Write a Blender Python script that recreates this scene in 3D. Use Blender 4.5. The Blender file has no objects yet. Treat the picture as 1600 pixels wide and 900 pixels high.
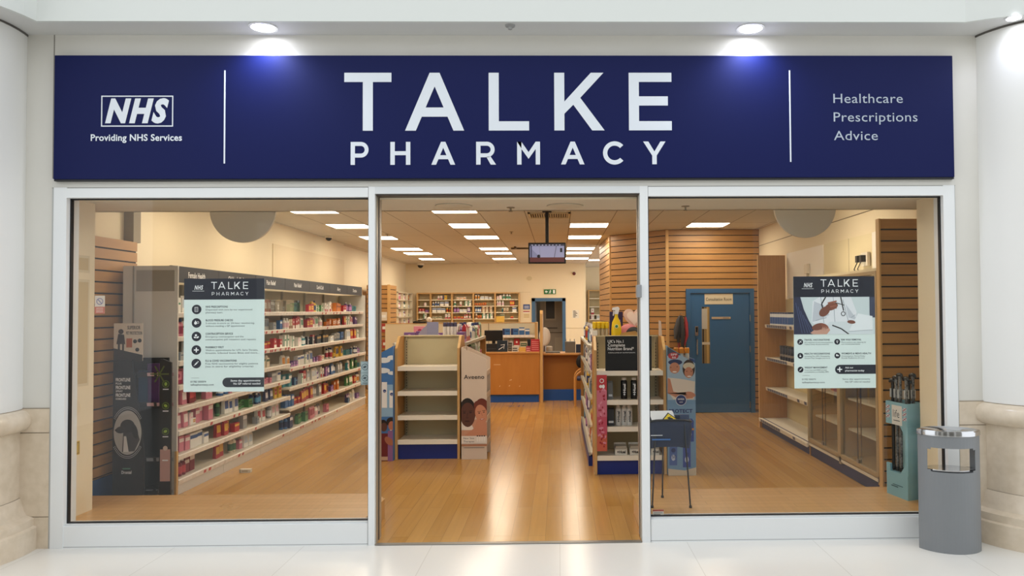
import bpy, bmesh, math, random
from mathutils import Vector, Matrix
random.seed(11)
PI = math.pi
S = bpy.context.scene
COL = S.collection

# ---------------------------------------------------------------- camera, world, exposure
FPX, PPX, PPY = 1155.0, 893.14, 455.4
YAW, PITCH, ROLL = 0.0176, 0.02494, -0.005656
EYE = Vector((0, 0, 1.65))
_f = Vector((math.sin(YAW)*math.cos(PITCH), math.cos(YAW)*math.cos(PITCH), math.sin(PITCH)))
_r = Vector((math.cos(YAW), -math.sin(YAW), 0)); _u = _r.cross(_f)
CR = math.cos(ROLL)*_r + math.sin(ROLL)*_u
CU = -math.sin(ROLL)*_r + math.cos(ROLL)*_u
CF = _f
cam_d = bpy.data.cameras.new('camera')
cam = bpy.data.objects.new('camera', cam_d); COL.objects.link(cam)
cam.matrix_world = Matrix(((CR.x, CU.x, -CF.x, EYE.x), (CR.y, CU.y, -CF.y, EYE.y), (CR.z, CU.z, -CF.z, EYE.z), (0, 0, 0, 1)))
cam_d.sensor_width = 36; cam_d.lens = FPX/1600*36
cam_d.shift_x = (800-PPX)/1600; cam_d.shift_y = (PPY-450)/1600
cam_d.clip_start = .05; cam_d.clip_end = 200
S.camera = cam
S.cycles.transparent_max_bounces = 32
S.view_settings.view_transform = 'Standard'; S.view_settings.look = 'None'
S.view_settings.gamma = 1; S.view_settings.use_curve_mapping = False
S.view_settings.exposure = 0.0
W = bpy.data.worlds.new('World'); S.world = W; W.use_nodes = True
W.node_tree.nodes['Background'].inputs[0].default_value = (.93, .97, 1, 1)
W.node_tree.nodes['Background'].inputs[1].default_value = 1.56
PANEL_L = 19.0                    # radiance of the shop's ceiling light panels
PANEL_C = (1, .865, .68)

def at(px, py, Y=None, X=None, Z=None):
    """the point of the place seen at a pixel of the 1600x900 photograph, on the plane Y=, X= or Z="""
    d = CR*((px-PPX)/FPX) - CU*((py-PPY)/FPX) + CF
    if Y is not None: t = Y/d.y
    elif X is not None: t = X/d.x
    else: t = (Z-EYE.z)/d.z
    return EYE + d*t

# ---------------------------------------------------------------- materials
MATS = {}
def lin(c):
    c = c/255
    return c/12.92 if c <= .04045 else ((c+.055)/1.055)**2.4
def rgb(h):
    h = h.lstrip('#'); return (lin(int(h[0:2], 16)), lin(int(h[2:4], 16)), lin(int(h[4:6], 16)), 1)
def M(h, rough=.5, metal=0.0, spec=.5, emit=0):
    k = (h, rough, metal, spec, emit)
    if k in MATS: return MATS[k]
    m = bpy.data.materials.new('paint_' + h.lstrip('#')); m.use_nodes = True
    b = m.node_tree.nodes['Principled BSDF']
    b.inputs['Base Color'].default_value = rgb(h)
    b.inputs['Roughness'].default_value = rough; b.inputs['Metallic'].default_value = metal
    b.inputs['Specular IOR Level'].default_value = spec
    if emit:
        b.inputs['Emission Color'].default_value = rgb(h); b.inputs['Emission Strength'].default_value = emit
    MATS[k] = m; return m
def nodemat(name):
    m = bpy.data.materials.new(name); m.use_nodes = True
    nt = m.node_tree; return m, nt, nt.nodes['Principled BSDF']
def emission(name, col, s):
    m = bpy.data.materials.new(name); m.use_nodes = True; nt = m.node_tree; nt.nodes.clear()
    e = nt.nodes.new('ShaderNodeEmission'); o = nt.nodes.new('ShaderNodeOutputMaterial')
    e.inputs[0].default_value = (*col, 1); e.inputs[1].default_value = s
    nt.links.new(e.outputs[0], o.inputs[0]); return m
def noisy(name, c1, c2, scale=5, rough=.5, detail=4, stretch=(1, 1, 1), bump=0, rvar=0, spec=.5):
    m, nt, b = nodemat(name); N, L = nt.nodes, nt.links
    tc = N.new('ShaderNodeTexCoord'); mp = N.new('ShaderNodeMapping'); mp.inputs['Scale'].default_value = stretch
    L.new(tc.outputs['Object'], mp.inputs[0])
    n = N.new('ShaderNodeTexNoise'); n.inputs['Scale'].default_value = scale; n.inputs['Detail'].default_value = detail
    L.new(mp.outputs[0], n.inputs['Vector'])
    r = N.new('ShaderNodeValToRGB'); r.color_ramp.elements[0].position = .3; r.color_ramp.elements[1].position = .7
    r.color_ramp.elements[0].color = rgb(c1); r.color_ramp.elements[1].color = rgb(c2)
    L.new(n.outputs['Fac'], r.inputs[0]); L.new(r.outputs[0], b.inputs['Base Color'])
    b.inputs['Roughness'].default_value = rough; b.inputs['Specular IOR Level'].default_value = spec
    if bump:
        bp = N.new('ShaderNodeBump'); bp.inputs['Strength'].default_value = bump; bp.inputs['Distance'].default_value = .01
        L.new(n.outputs['Fac'], bp.inputs['Height']); L.new(bp.outputs[0], b.inputs['Normal'])
    return m
def planks(name, c1, c2, mortar, bw, rh, rough, rot=PI/2, msize=.004, grain=True, bump=.15):
    m, nt, b = nodemat(name); N, L = nt.nodes, nt.links
    tc = N.new('ShaderNodeTexCoord'); mp = N.new('ShaderNodeMapping'); mp.inputs['Rotation'].default_value = (0, 0, rot)
    L.new(tc.outputs['Object'], mp.inputs[0])
    br = N.new('ShaderNodeTexBrick'); br.inputs['Color1'].default_value = rgb(c1); br.inputs['Color2'].default_value = rgb(c2)
    br.inputs['Mortar'].default_value = rgb(mortar); br.inputs['Scale'].default_value = 1
    br.inputs['Brick Width'].default_value = bw; br.inputs['Row Height'].default_value = rh
    br.inputs['Mortar Size'].default_value = msize; br.inputs['Mortar Smooth'].default_value = .2
    br.offset = .37
    L.new(mp.outputs[0], br.inputs['Vector'])
    out = br.outputs['Color']
    if grain:
        mp2 = N.new('ShaderNodeMapping'); mp2.inputs['Scale'].default_value = (30, 1.2, 1); L.new(tc.outputs['Object'], mp2.inputs[0])
        n = N.new('ShaderNodeTexNoise'); n.inputs['Scale'].default_value = 1; n.inputs['Detail'].default_value = 5; L.new(mp2.outputs[0], n.inputs['Vector'])
        rr = N.new('ShaderNodeMapRange'); rr.inputs['To Min'].default_value = .82; rr.inputs['To Max'].default_value = 1.15
        L.new(n.outputs['Fac'], rr.inputs['Value'])
        mx = N.new('ShaderNodeMix'); mx.data_type = 'RGBA'; mx.blend_type = 'MULTIPLY'; mx.inputs['Factor'].default_value = 1
        L.new(out, mx.inputs['A']); L.new(rr.outputs[0], mx.inputs['B']); out = mx.outputs['Result']
        n2 = N.new('ShaderNodeTexNoise'); n2.inputs['Scale'].default_value = 3.0; n2.inputs['Detail'].default_value = 6
        L.new(tc.outputs['Object'], n2.inputs['Vector'])
        r2 = N.new('ShaderNodeMapRange'); r2.inputs['To Min'].default_value = rough*.75; r2.inputs['To Max'].default_value = rough*1.3
        L.new(n2.outputs['Fac'], r2.inputs['Value']); L.new(r2.outputs[0], b.inputs['Roughness'])
    else: b.inputs['Roughness'].default_value = rough
    L.new(out, b.inputs['Base Color'])
    bp = N.new('ShaderNodeBump'); bp.invert = True; bp.inputs['Strength'].default_value = bump; bp.inputs['Distance'].default_value = .004
    L.new(br.outputs['Fac'], bp.inputs['Height']); L.new(bp.outputs[0], b.inputs['Normal'])
    return m
def glass(name, tint=(1, 1, 1), f0=.07):
    m = bpy.data.materials.new(name); m.use_nodes = True; nt = m.node_tree; N, L = nt.nodes, nt.links; N.clear()
    o = N.new('ShaderNodeOutputMaterial'); mx = N.new('ShaderNodeMixShader'); t = N.new('ShaderNodeBsdfTransparent')
    g = N.new('ShaderNodeBsdfGlossy'); g.inputs['Roughness'].default_value = 0.0
    t.inputs[0].default_value = (*tint, 1)
    ge = N.new('ShaderNodeNewGeometry'); dt = N.new('ShaderNodeVectorMath'); dt.operation = 'DOT_PRODUCT'
    L.new(ge.outputs['Normal'], dt.inputs[0]); L.new(ge.outputs['Incoming'], dt.inputs[1])
    def mth(op, a, b=None):
        q = N.new('ShaderNodeMath'); q.operation = op; q.use_clamp = op == 'ADD'
        for i, x in enumerate((a, b)):
            if x is None: continue
            if isinstance(x, (int, float)): q.inputs[i].default_value = x
            else: L.new(x, q.inputs[i])
        return q.outputs[0]
    sch = mth('POWER', mth('SUBTRACT', 1.0, mth('ABSOLUTE', dt.outputs['Value'])), 5.0)   # Schlick's reflectance of clear glass
    L.new(mth('ADD', mth('MULTIPLY', sch, 1-f0), f0), mx.inputs[0]); L.new(t.outputs[0], mx.inputs[1]); L.new(g.outputs[0], mx.inputs[2])
    L.new(mx.outputs[0], o.inputs[0]); return m
GLASS = glass('window_glass', (.985, .99, .985), .022)
CASE_GLASS = glass('cabinet_glass', (.96, .97, .96), .035)
ACRYL = glass('clear_acrylic', (.88, .88, .87), .06)
FACADE = noisy('cream_white_paint', '#d6d3cb', '#dbd8d0', 2, .45)
WHITE = M('#e4e6e6', .35); WHITE2 = M('#d7dadb', .3)
STONE = noisy('beige_stone', '#cfbfa8', '#dccdb8', 14, .22, 6)
STONE_GAP = M('#9b8f7e', .6)
TERRAZZO = planks('terrazzo_tile', '#e0ddd6', '#dcd9d2', '#ccc8c0', .9, .9, .22, 0, .003, False, .05)
WOODFLOOR = planks('laminate_floor', '#bf9150', '#b38442', '#95703c', 1.25, .125, .2, PI/2, .0016, True, .25)
PLATFORM = planks('platform_boards', '#cba06a', '#c3955c', '#9c7748', 1.8, .095, .3, 0, .002, True, .15)
CREAM = M('#e6d7b8', .7); CEIL = None
OAK = noisy('oak_veneer', '#b07f45', '#be8d52', 3, .4, 4, (14, 14, 1))
OAKL = noisy('pale_oak_edge', '#c59c62', '#cfa76c', 3, .45, 4, (10, 10, 1))
SLAT = noisy('slat_board', '#a67a47', '#b4874f', 2.2, .42, 4, (1.2, 1.2, 14))
SLATGAP = M('#0e0f14', .6)
DESK = noisy('cherry_laminate', '#b87a38', '#c0823f', 2, .4, 4, (6, 6, 1))
NAVY = M('#10184a', .5, 0, .15); KICK = M('#0f2c7c', .4); KICK2 = M('#1c56a8', .4)
SHELFW = M('#e8e2d2', .45); SHELFBK = M('#c9bfa3', .6)
GREYBODY = M('#d4d1ca', .5); CHAR = M('#2c3039', .45)
BLUEDOOR = M('#356290', .42)
CHROME = M('#c8c8ca', .12, 1.0); STEEL = M('#9a9da0', .3, 1.0)
BLACK = M('#0d0e10', .35); INK = M('#f2f4f5', .4)
LIGHT = emission('light_diffuser', PANEL_C, PANEL_L)
DOWN = emission('downlight_lens', (.9, .93, 1), 30)

# ---------------------------------------------------------------- mesh building
TXT = {}
def glyphs(s, off=0, sh=0):
    k = (s, off, sh)
    if k not in TXT:
        cu = bpy.data.curves.new('t', 'FONT'); cu.body = s; cu.offset = off; cu.shear = sh; cu.space_character = 1.22 if sh else 1.04; cu.resolution_u = 3
        ob = bpy.data.objects.new('t', cu); me = ob.to_mesh()
        vs = [(v.co.x, v.co.y) for v in me.vertices]; fs = [tuple(p.vertices) for p in me.polygons]
        ob.to_mesh_clear(); bpy.data.objects.remove(ob); bpy.data.curves.remove(cu)
        x0 = min(v[0] for v in vs); x1 = max(v[0] for v in vs)
        TXT[k] = ([((a-x0), b) for a, b in vs], fs, x1-x0)
    return TXT[k]
def setp(o, label=None, cat=None, group=None, kind=None):
    if label: o['label'] = label
    if cat: o['category'] = cat
    if group: o['group'] = group
    if kind: o['kind'] = kind
    return o
class MB:
    def __init__(s): s.v = []; s.f = []; s.m = []; s.mats = []; s.sm = []
    def mi(s, m):
        if m not in s.mats: s.mats.append(m)
        return s.mats.index(m)
    def add(s, vs, fs, m, smooth=False):
        o = len(s.v); s.v += [tuple(v) for v in vs]; k = s.mi(m)
        for f in fs: s.f.append(tuple(i+o for i in f)); s.m.append(k); s.sm.append(smooth)
        return s
    def box(s, x0, x1, y0, y1, z0, z1, m):
        v = [(x, y, z) for z in (z0, z1) for y in (y0, y1) for x in (x0, x1)]
        return s.add(v, [(0, 2, 3, 1), (4, 5, 7, 6), (0, 1, 5, 4), (2, 6, 7, 3), (0, 4, 6, 2), (1, 3, 7, 5)], m)
    def prism(s, pts, plane, a, b, m, smooth=False):
        n = len(pts)
        def p3(p, c):
            return {'xz': (p[0], c, p[1]), 'xy': (p[0], p[1], c), 'yz': (c, p[0], p[1])}[plane]
        v = [p3(p, a) for p in pts] + [p3(p, b) for p in pts]
        s.add(v, [tuple(range(n)), tuple(range(2*n-1, n-1, -1))], m)
        o = len(s.v)-2*n
        for i in range(n):
            j = (i+1) % n; s.f.append((o+i, o+j, o+n+j, o+n+i)); s.m.append(s.mi(m)); s.sm.append(smooth)
        return s
    def lathe(s, cx, cy, prof, m, n=32, a0=0, a1=2*PI, sx=1, sy=1, smooth=True, cap=True):
        full = abs(a1-a0-2*PI) < 1e-6; k = n if full else n+1; vs = []
        for r, z in prof:
            for i in range(k):
                a = a0+(a1-a0)*i/n; vs.append((cx+r*sx*math.cos(a), cy+r*sy*math.sin(a), z))
        fs = []
        for j in range(len(prof)-1):
            for i in range(n):
                i2 = (i+1) % k; fs.append((j*k+i, j*k+i2, (j+1)*k+i2, (j+1)*k+i))
        s.add(vs, fs, m, smooth)
        if cap and full:
            o = len(s.v)-len(vs)
            if prof[0][0] > 1e-5: s.f.append(tuple(o+i for i in range(k-1, -1, -1))); s.m.append(s.mi(m)); s.sm.append(False)
            if prof[-1][0] > 1e-5: s.f.append(tuple(o+(len(prof)-1)*k+i for i in range(k))); s.m.append(s.mi(m)); s.sm.append(False)
        return s
    def tube(s, pts, r, m, n=10):
        pts = [Vector(p) for p in pts]; rings = []; up = None
        for i, p in enumerate(pts):
            d = (pts[min(i+1, len(pts)-1)]-pts[max(i-1, 0)]).normalized()
            if up is None: up = d.orthogonal().normalized()
            up = (up-d*up.dot(d)).normalized(); w = d.cross(up)
            rr = r[i] if isinstance(r, (list, tuple)) else r
            rings.append([p+up*rr*math.cos(2*PI*k/n)+w*rr*math.sin(2*PI*k/n) for k in range(n)])
        vs = [v for g in rings for v in g]; fs = []
        for j in range(len(pts)-1):
            for k in range(n): fs.append((j*n+k, j*n+(k+1) % n, (j+1)*n+(k+1) % n, (j+1)*n+k))
        fs.append(tuple(range(n-1, -1, -1))); fs.append(tuple((len(pts)-1)*n+k for k in range(n)))
        return s.add(vs, fs, m, True)
    def ball(s, c, r, m, n=14, sc=(1, 1, 1)):
        prof = [(r*math.cos(t)*1.0, r*math.sin(t)) for t in [-PI/2+PI*i/(n//2) for i in range(n//2+1)]]
        vs = []
        for a, z in prof:
            for i in range(n): vs.append((c[0]+a*sc[0]*math.cos(2*PI*i/n), c[1]+a*sc[1]*math.sin(2*PI*i/n), c[2]+z*sc[2]))
        fs = [(j*n+i, j*n+(i+1) % n, (j+1)*n+(i+1) % n, (j+1)*n+i) for j in range(len(prof)-1) for i in range(n)]
        return s.add(vs, fs, m, True)
    def build(s, name, parent=None, label=None, cat=None, group=None, kind=None, bevel=0, local=False, origin=None):
        if parent is not None: org = Vector((0, 0, 0)) if local else WORG[parent.name]
        elif local: org = Vector((0, 0, 0))
        elif origin is not None: org = Vector(origin)
        else:
            xs = [v[0] for v in s.v]; ys = [v[1] for v in s.v]; zs = [v[2] for v in s.v]
            org = Vector(((min(xs)+max(xs))/2, (min(ys)+max(ys))/2, min(zs)))
        me = bpy.data.meshes.new(name)
        me.from_pydata([(v[0]-org.x, v[1]-org.y, v[2]-org.z) for v in s.v], [], s.f)
        for m in s.mats: me.materials.append(m)
        me.polygons.foreach_set('material_index', s.m); me.polygons.foreach_set('use_smooth', s.sm)
        bm = bmesh.new(); bm.from_mesh(me); bmesh.ops.remove_doubles(bm, verts=bm.verts, dist=1e-6)
        bmesh.ops.recalc_face_normals(bm, faces=bm.faces)
        for e in bm.edges:
            if len(e.link_faces) == 2 and e.calc_face_angle(0) > .62: e.smooth = False
        bm.to_mesh(me); bm.free()
        o = bpy.data.objects.new(name, me); COL.objects.link(o)
        if parent is not None: o.parent = parent; WORG[o.name] = Vector(org)
        else: o.location = org if not local else (0, 0, 0); WORG[o.name] = Vector(org)
        if bevel:
            b = o.modifiers.new('bevel', 'BEVEL'); b.width = bevel; b.segments = 2; b.limit_method = 'ANGLE'; b.angle_limit = .7
        return setp(o, label, cat, group, kind)
WORG = {}
def thing(name, label, cat, loc=(0, 0, 0), rz=0, group=None, kind=None):
    o = bpy.data.objects.new(name, None); COL.objects.link(o); o.empty_display_size = .05
    o.location = loc; o.rotation_euler = (0, 0, rz); WORG[o.name] = Vector(loc)
    return setp(o, label, cat, group, kind)
def dup(root, loc=None, rz=None, label=None, group=None, scale=None):
    def cp(o, par):
        c = o.copy(); COL.objects.link(c)
        if par is not None: c.parent = par
        for ch in KIDS.get(o.name, []): cp(ch, c)
        return c
    kids(root); r = cp(root, None)
    if loc is not None: r.location = loc
    if rz is not None: r.rotation_euler = (0, 0, rz)
    if scale is not None: r.scale = scale
    if label: r['label'] = label
    if group: r['group'] = group
    return r
KIDS = {}
def kids(root):
    if root.name in KIDS: return
    KIDS[root.name] = list(root.children)
    for c in root.children: kids(c)
class PR:
    """printing on a flat face: O origin, U right, V up; layers stand .6 mm proud of each other"""
    def __init__(s, O, U=(1, 0, 0), V=(0, 0, 1), mb=None, step=.0006):
        s.O = Vector(O); s.U = Vector(U).normalized(); s.V = Vector(V).normalized(); s.N = s.U.cross(s.V); s.mb = mb or MB(); s.st = step
    def p(s, u, v, l): return s.O+s.U*u+s.V*v+s.N*(s.st*l)
    clip = None; cnt = 0
    def poly(s, pts, m, l=1):
        if s.clip:
            for ax, lim, sg_ in ((0, s.clip[0], 1), (1, s.clip[1], 1), (0, s.clip[2], -1), (1, s.clip[3], -1)):
                out = []
                for i in range(len(pts)):
                    a, b = pts[i-1], pts[i]; ia, ib = (a[ax]-lim)*sg_ >= 0, (b[ax]-lim)*sg_ >= 0
                    if ia != ib: t = (lim-a[ax])/(b[ax]-a[ax]); out.append((a[0]+(b[0]-a[0])*t, a[1]+(b[1]-a[1])*t))
                    if ib: out.append(b)
                pts = out
                if len(pts) < 3: return s
        s.cnt = (s.cnt+1) % 14; l = l+s.cnt*.055
        s.mb.add([s.p(u, v, l) for u, v in pts], [tuple(range(len(pts)))], m); return s
    def rect(s, u0, v0, u1, v1, m, l=1): return s.poly([(u0, v0), (u1, v0), (u1, v1), (u0, v1)], m, l)
    def frame(s, u0, v0, u1, v1, t, m, l=1):
        s.rect(u0, v0, u1, v0+t, m, l); s.rect(u0, v1-t, u1, v1, m, l); s.rect(u0, v0+t, u0+t, v1-t, m, l); s.rect(u1-t, v0+t, u1, v1-t, m, l)
    def disc(s, cu, cv, r, m, l=1, ry=None, n=24, rot=0, a0=0, a1=2*PI):
        ry = ry or r; pts = []
        for i in range(n+(0 if a1-a0 > 6.28 else 1)):
            a = a0+(a1-a0)*i/n; x, y = r*math.cos(a), ry*math.sin(a)
            pts.append((cu+x*math.cos(rot)-y*math.sin(rot), cv+x*math.sin(rot)+y*math.cos(rot)))
        return s.poly(pts, m, l)
    def ring(s, cu, cv, r, t, m, l=1, n=24):
        for i in range(n):
            a, b = 2*PI*i/n, 2*PI*(i+1)/n
            s.poly([(cu+r*math.cos(a), cv+r*math.sin(a)), (cu+r*math.cos(b), cv+r*math.sin(b)), (cu+(r-t)*math.cos(b), cv+(r-t)*math.sin(b)), (cu+(r-t)*math.cos(a), cv+(r-t)*math.sin(a))], m, l)
    def line(s, a, b, w, m, l=1):
        a, b = Vector((*a, 0)), Vector((*b, 0)); d = (b-a).normalized(); n = Vector((-d.y, d.x, 0))*(w/2)
        return s.poly([(a+n)[:2], (a-n)[:2], (b-n)[:2], (b+n)[:2]], m, l)
    def text(s, t, u, v, h, m, l=2, w=None, al='L', off=0, sh=0):
        vs, fs, tw = glyphs(t, off, sh); k = h/.692; kx = (w/tw) if w else k; W_ = tw*kx
        u0 = u-(W_ if al == 'R' else W_/2 if al == 'C' else 0)
        s.mb.add([s.p(u0+a*kx, v+b*k, l) for a, b in vs], fs, m); return s
ORD = ['first', 'second', 'third', 'fourth', 'fifth', 'sixth', 'seventh', 'eighth', 'ninth', 'tenth', 'eleventh', 'twelfth', 'thirteenth', 'fourteenth', 'fifteenth', 'sixteenth', 'seventeenth', 'eighteenth', 'nineteenth', 'twentieth', 'twenty-first', 'twenty-second', 'twenty-third', 'twenty-fourth', 'twenty-fifth', 'twenty-sixth', 'twenty-seventh', 'twenty-eighth', 'twenty-ninth', 'thirtieth', 'thirty-first', 'thirty-second', 'thirty-third', 'thirty-fourth', 'thirty-fifth', 'thirty-sixth', 'thirty-seventh', 'thirty-eighth', 'thirty-ninth', 'fortieth']
# ---------------------------------------------------------------- the setting
YF = 5.29
def st(mb, name, parent=None, **k): return mb.build(name, parent, kind='structure', **k)
XL, XR, CZ = -4.08, 3.22, 2.93
GT = 2.458                                       # top of the glass
# mall floor, shop floor
f1 = MB(); f1.box(-7, 7, -2.2, YF, -.1, 0, TERRAZZO); st(f1, 'floor', origin=(0, 0, 0))
f2 = MB(); f2.box(XL-.3, XR+.3, YF, 22.5, -.1, -.001, WOODFLOOR); st(f2, 'floor', origin=(.02, 0, 0))
thr = MB(); thr.box(-1.30, .58, 5.262, 5.31, 0, .006, M('#8d8a84', .35, .6)); st(thr, 'trim_1')
# ceiling: tiles with exposed joints
def ceiling_mat():
    m, nt, b = nodemat('ceiling_tiles'); N, L = nt.nodes, nt.links
    tc = N.new('ShaderNodeTexCoord'); mp = N.new('ShaderNodeMapping'); mp.inputs['Location'].default_value = (.437, -10.87, 0)
    L.new(tc.outputs['Object'], mp.inputs[0]); br = N.new('ShaderNodeTexBrick'); br.offset = 0
    for k, v in (('Color1', '#cfc8bb'), ('Color2', '#cac3b6'), ('Mortar', '#857a6a')): br.inputs[k].default_value = rgb(v)
    br.inputs['Scale'].default_value = 1; br.inputs['Brick Width'].default_value = .6; br.inputs['Row Height'].default_value = 1.8
    br.inputs['Mortar Size'].default_value = .006; br.inputs['Mortar Smooth'].default_value = 0
    L.new(mp.outputs[0], br.inputs['Vector']); L.new(br.outputs['Color'], b.inputs['Base Color']); b.inputs['Roughness'].default_value = .8
    return m
cm = MB(); cm.box(XL-.3, XR+.3, YF+.1, 22.5, CZ, CZ+.1, ceiling_mat()); st(cm, 'ceiling', origin=(0, 0, 0))
# walls of the shop
w = MB(); w.box(XL-.2, XL, 5.5, 14.1, 0, CZ, CREAM); w.box(XL-.3, XL-.1, 14.1, 20.4, 0, CZ, CREAM)
w.prism([(XL-.02, 5.75), (XL+.003, 5.75)][:0] or [(XL, 10.6), (XL+.012, 10.6), (XL+.012, 14.1), (XL, 14.1)], 'xy', 2.1, 2.62, M('#ddcbaa', .7)); st(w, 'wall_left')
w = MB(); w.box(XR, XR+.2, 5.5, 11.9, 0, CZ, CREAM); w.box(XR-.006, XR, 6.4, 11.8, 2.655, 2.662, M('#77684f', .8)); st(w, 'wall_right')
BY = 20.3
dx0, dx1, dz = -.74, .19, 1.98
w = MB(); w.box(XL-.3, dx0, BY, BY+.12, 0, CZ, CREAM); w.box(dx1, .69, BY, BY+.12, 0, CZ, CREAM); w.box(dx0, dx1, BY, BY+.12, dz, CZ, CREAM)
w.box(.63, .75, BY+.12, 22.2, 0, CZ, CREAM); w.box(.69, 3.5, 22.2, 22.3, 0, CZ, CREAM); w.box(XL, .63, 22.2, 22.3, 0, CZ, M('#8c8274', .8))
w.box(.19, .69, BY-.012, BY, 1.15, 1.157, M('#c5b692', .7)); w.box(-1.08, -.76, BY-.012, BY, 2.14, 2.147, M('#c5b692', .7)); st(w, 'wall_back')
# front wall of the shop towards the mall, above and beside the shop front
fl, fr = -3.582, 2.872                             # edges of the shop front
w = MB(); w.box(-5.6, 5.2, YF, YF+.11, 2.60, 3.66, FACADE)
w.box(-5.6, fl, YF, YF+.15, .98, 2.60, FACADE); w.box(fr, 5.2, YF, YF+.15, .98, 2.60, FACADE)
w.box(fl, fr, YF-.012, YF+.1, 2.535, 2.60, M('#d5d3cc', .5)); w.box(fl, fr, YF-.0125, YF, 2.532, 2.536, M('#8a8780', .6))
w.box(fl-.008, fl, YF-.001, YF+.05, 2.6, 3.65, M('#8d8980', .6)); st(w, 'wall_front')
w = MB()
for x0, x1 in ((-5.6, fl), (fr, 5.2)):
    for z0, z1 in ((0, .218), (.224, .805), (.811, .975)): w.box(x0, x1-.0 if x0 < 0 else x1, YF-.012, YF+.15, z0, z1, STONE)
    w.box(x0, x1, YF-.006, YF+.14, .218, .981, STONE_GAP)
st(w, 'baseboard_front')
# bulkhead behind the glass
w = MB(); w.box(XL, XR, YF+.1, 6.2, 2.485, 2.5, M('#d3cbb8', .7)); w.box(XL, XR, 6.17, 6.2, 2.485, CZ, CREAM); w.box(XL, XR, YF+.1, YF+.12, 2.46, CZ, CREAM)
st(w, 'trim_2')
# return walls beside the windows
w = MB(); w.box(-3.78, -3.565, YF+.13, 5.74, .15, 2.485, CREAM)
for z0, z1, y0, y1 in ((1.95, 2.08, 5.5, 5.68), (1.1, 1.9, 5.5, 5.68)):
    w.box(-3.569, -3.5645, y0, y1, z0, z1, M('#d6c8a8', .7)); w.box(-3.566, -3.562, y0+.02, y1-.02, z0+.02, z1-.02, M('#c9b48a', .7))
st(w, 'wall_side')
w = MB(); w.box(2.795, 2.95, YF+.13, 5.70, .15, 2.485, CREAM); st(w, 'wall_side')
w = MB(); w.box(XL, -3.78, YF+.13, 5.75, 0, 2.6, CREAM); w.box(2.95, XR+.1, YF+.13, 5.72, 0, 2.6, CREAM); st(w, 'wall_front')
# wall and soffit of the mall, fascia with rounded bays round the columns
CXL, CXR, CY = -4.2, 3.43, 5.08
def fascia_line(off):
    pts = []; y0 = 5.03-off
    def arc(cx, CY, R):
        R += off; half = math.acos(min(1, (CY-y0)/R)); ang = [-PI/2-(PI/2-.06)*0-half + 2*half*i/28 for i in range(29)]
        return [(cx+R*math.cos(a), CY+R*math.sin(a)) for a in ang]
    pts += [(-7, y0)]
    pts += arc(-4.46, 5.1, .93); pts += arc(3.585, 6.45, 1.607); pts += [(7, y0)]
    return pts
SZ = 3.632
line = fascia_line(0); inl = fascia_line(-.015)
w = MB(); n = len(line)
poly = inl+[(7, YF+.1), (-7, YF+.1)]
w.prism(poly, 'xy', SZ, SZ+.02, M('#cfcfcd', .6)); st(w, 'ceiling')
w = MB(); bk = fascia_line(-.03)
for i in range(n-1):
    a, b, c, d = line[i], line[i+1], bk[i+1], bk[i]
    w.prism([a, b, c, d], 'xy', SZ-.002, 4.6, M('#d3d6d2', .55))
st(w, 'trim_3')
# round columns
def column(cx, CY, dR, label):
    t = thing('round_column', label, 'column', (cx, CY, 0), kind=None)
    b = MB(); b.lathe(cx, CY, [(r_+dR, z_) for r_, z_ in [(.54, 0), (.54, .155), (.52, .165), (.52, .215), (.47, .235), (.45, .27), (.435, .33), (.425, .352)]], STONE, 64); b.build('base', t)
    b = MB(); b.lathe(cx, CY, [(r_+dR, z_) for r_, z_ in [(.42, .352), (.42, .82)]], STONE, 64); b.lathe(cx, CY, [(r_+dR, z_) for r_, z_ in [(.423, .349), (.423, .355)]], STONE_GAP, 64); b.build('drum', t)
    b = MB(); b.lathe(cx, CY, [(r_+dR, z_) for r_, z_ in [(.42, .818)]+[(.42+.075*math.cos(a), .895+.077*math.sin(a)) for a in [-PI/2+PI*i/14 for i in range(15)]]+[(.42, .975)]], STONE, 64); b.build('ring_moulding', t)
    b = MB(); b.lathe(cx, CY, [(r_+dR, z_) for r_, z_ in [(.43, .975), (.43, 3.63)]], M('#e6e5e1', .35), 64); b.lathe(cx, CY, [(r_+dR, z_) for r_, z_ in [(.436, 3.618), (.436, 3.631)]], M('#57534d', .5), 64)
    b.build('shaft', t)
column(-4.46, 5.1, .28, 'white round column on beige stone base, left of the shop front')
column(3.585, 5.42, .12, 'white round column on beige stone base, right of the shop front behind the bin')
# opposite side of the mall, seen only as a reflection in the glass
w = MB(); w.box(-7, 7, -2.35, -2.2, 0, 4.6, M('#8c8982', .7))
for x0, x1, c in ((-5.2, -4.1, '#c9c7c2'), (-2.2, -1.2, '#b9b7b0'), (.6, 1.4, '#c2c0ba'), (3.4, 4.1, '#c9c7c2')): w.box(x0, x1, -2.2, -2.16, .0, 3.2, M(c, .6))
for x0, x1 in ((-4.1, -2.2), (-1.2, .6), (1.4, 3.4)): w.box(x0+.05, x1-.05, -2.2, -2.17, .3, 2.3, M('#6b6862', .4))
st(w, 'wall_mall')

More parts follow.
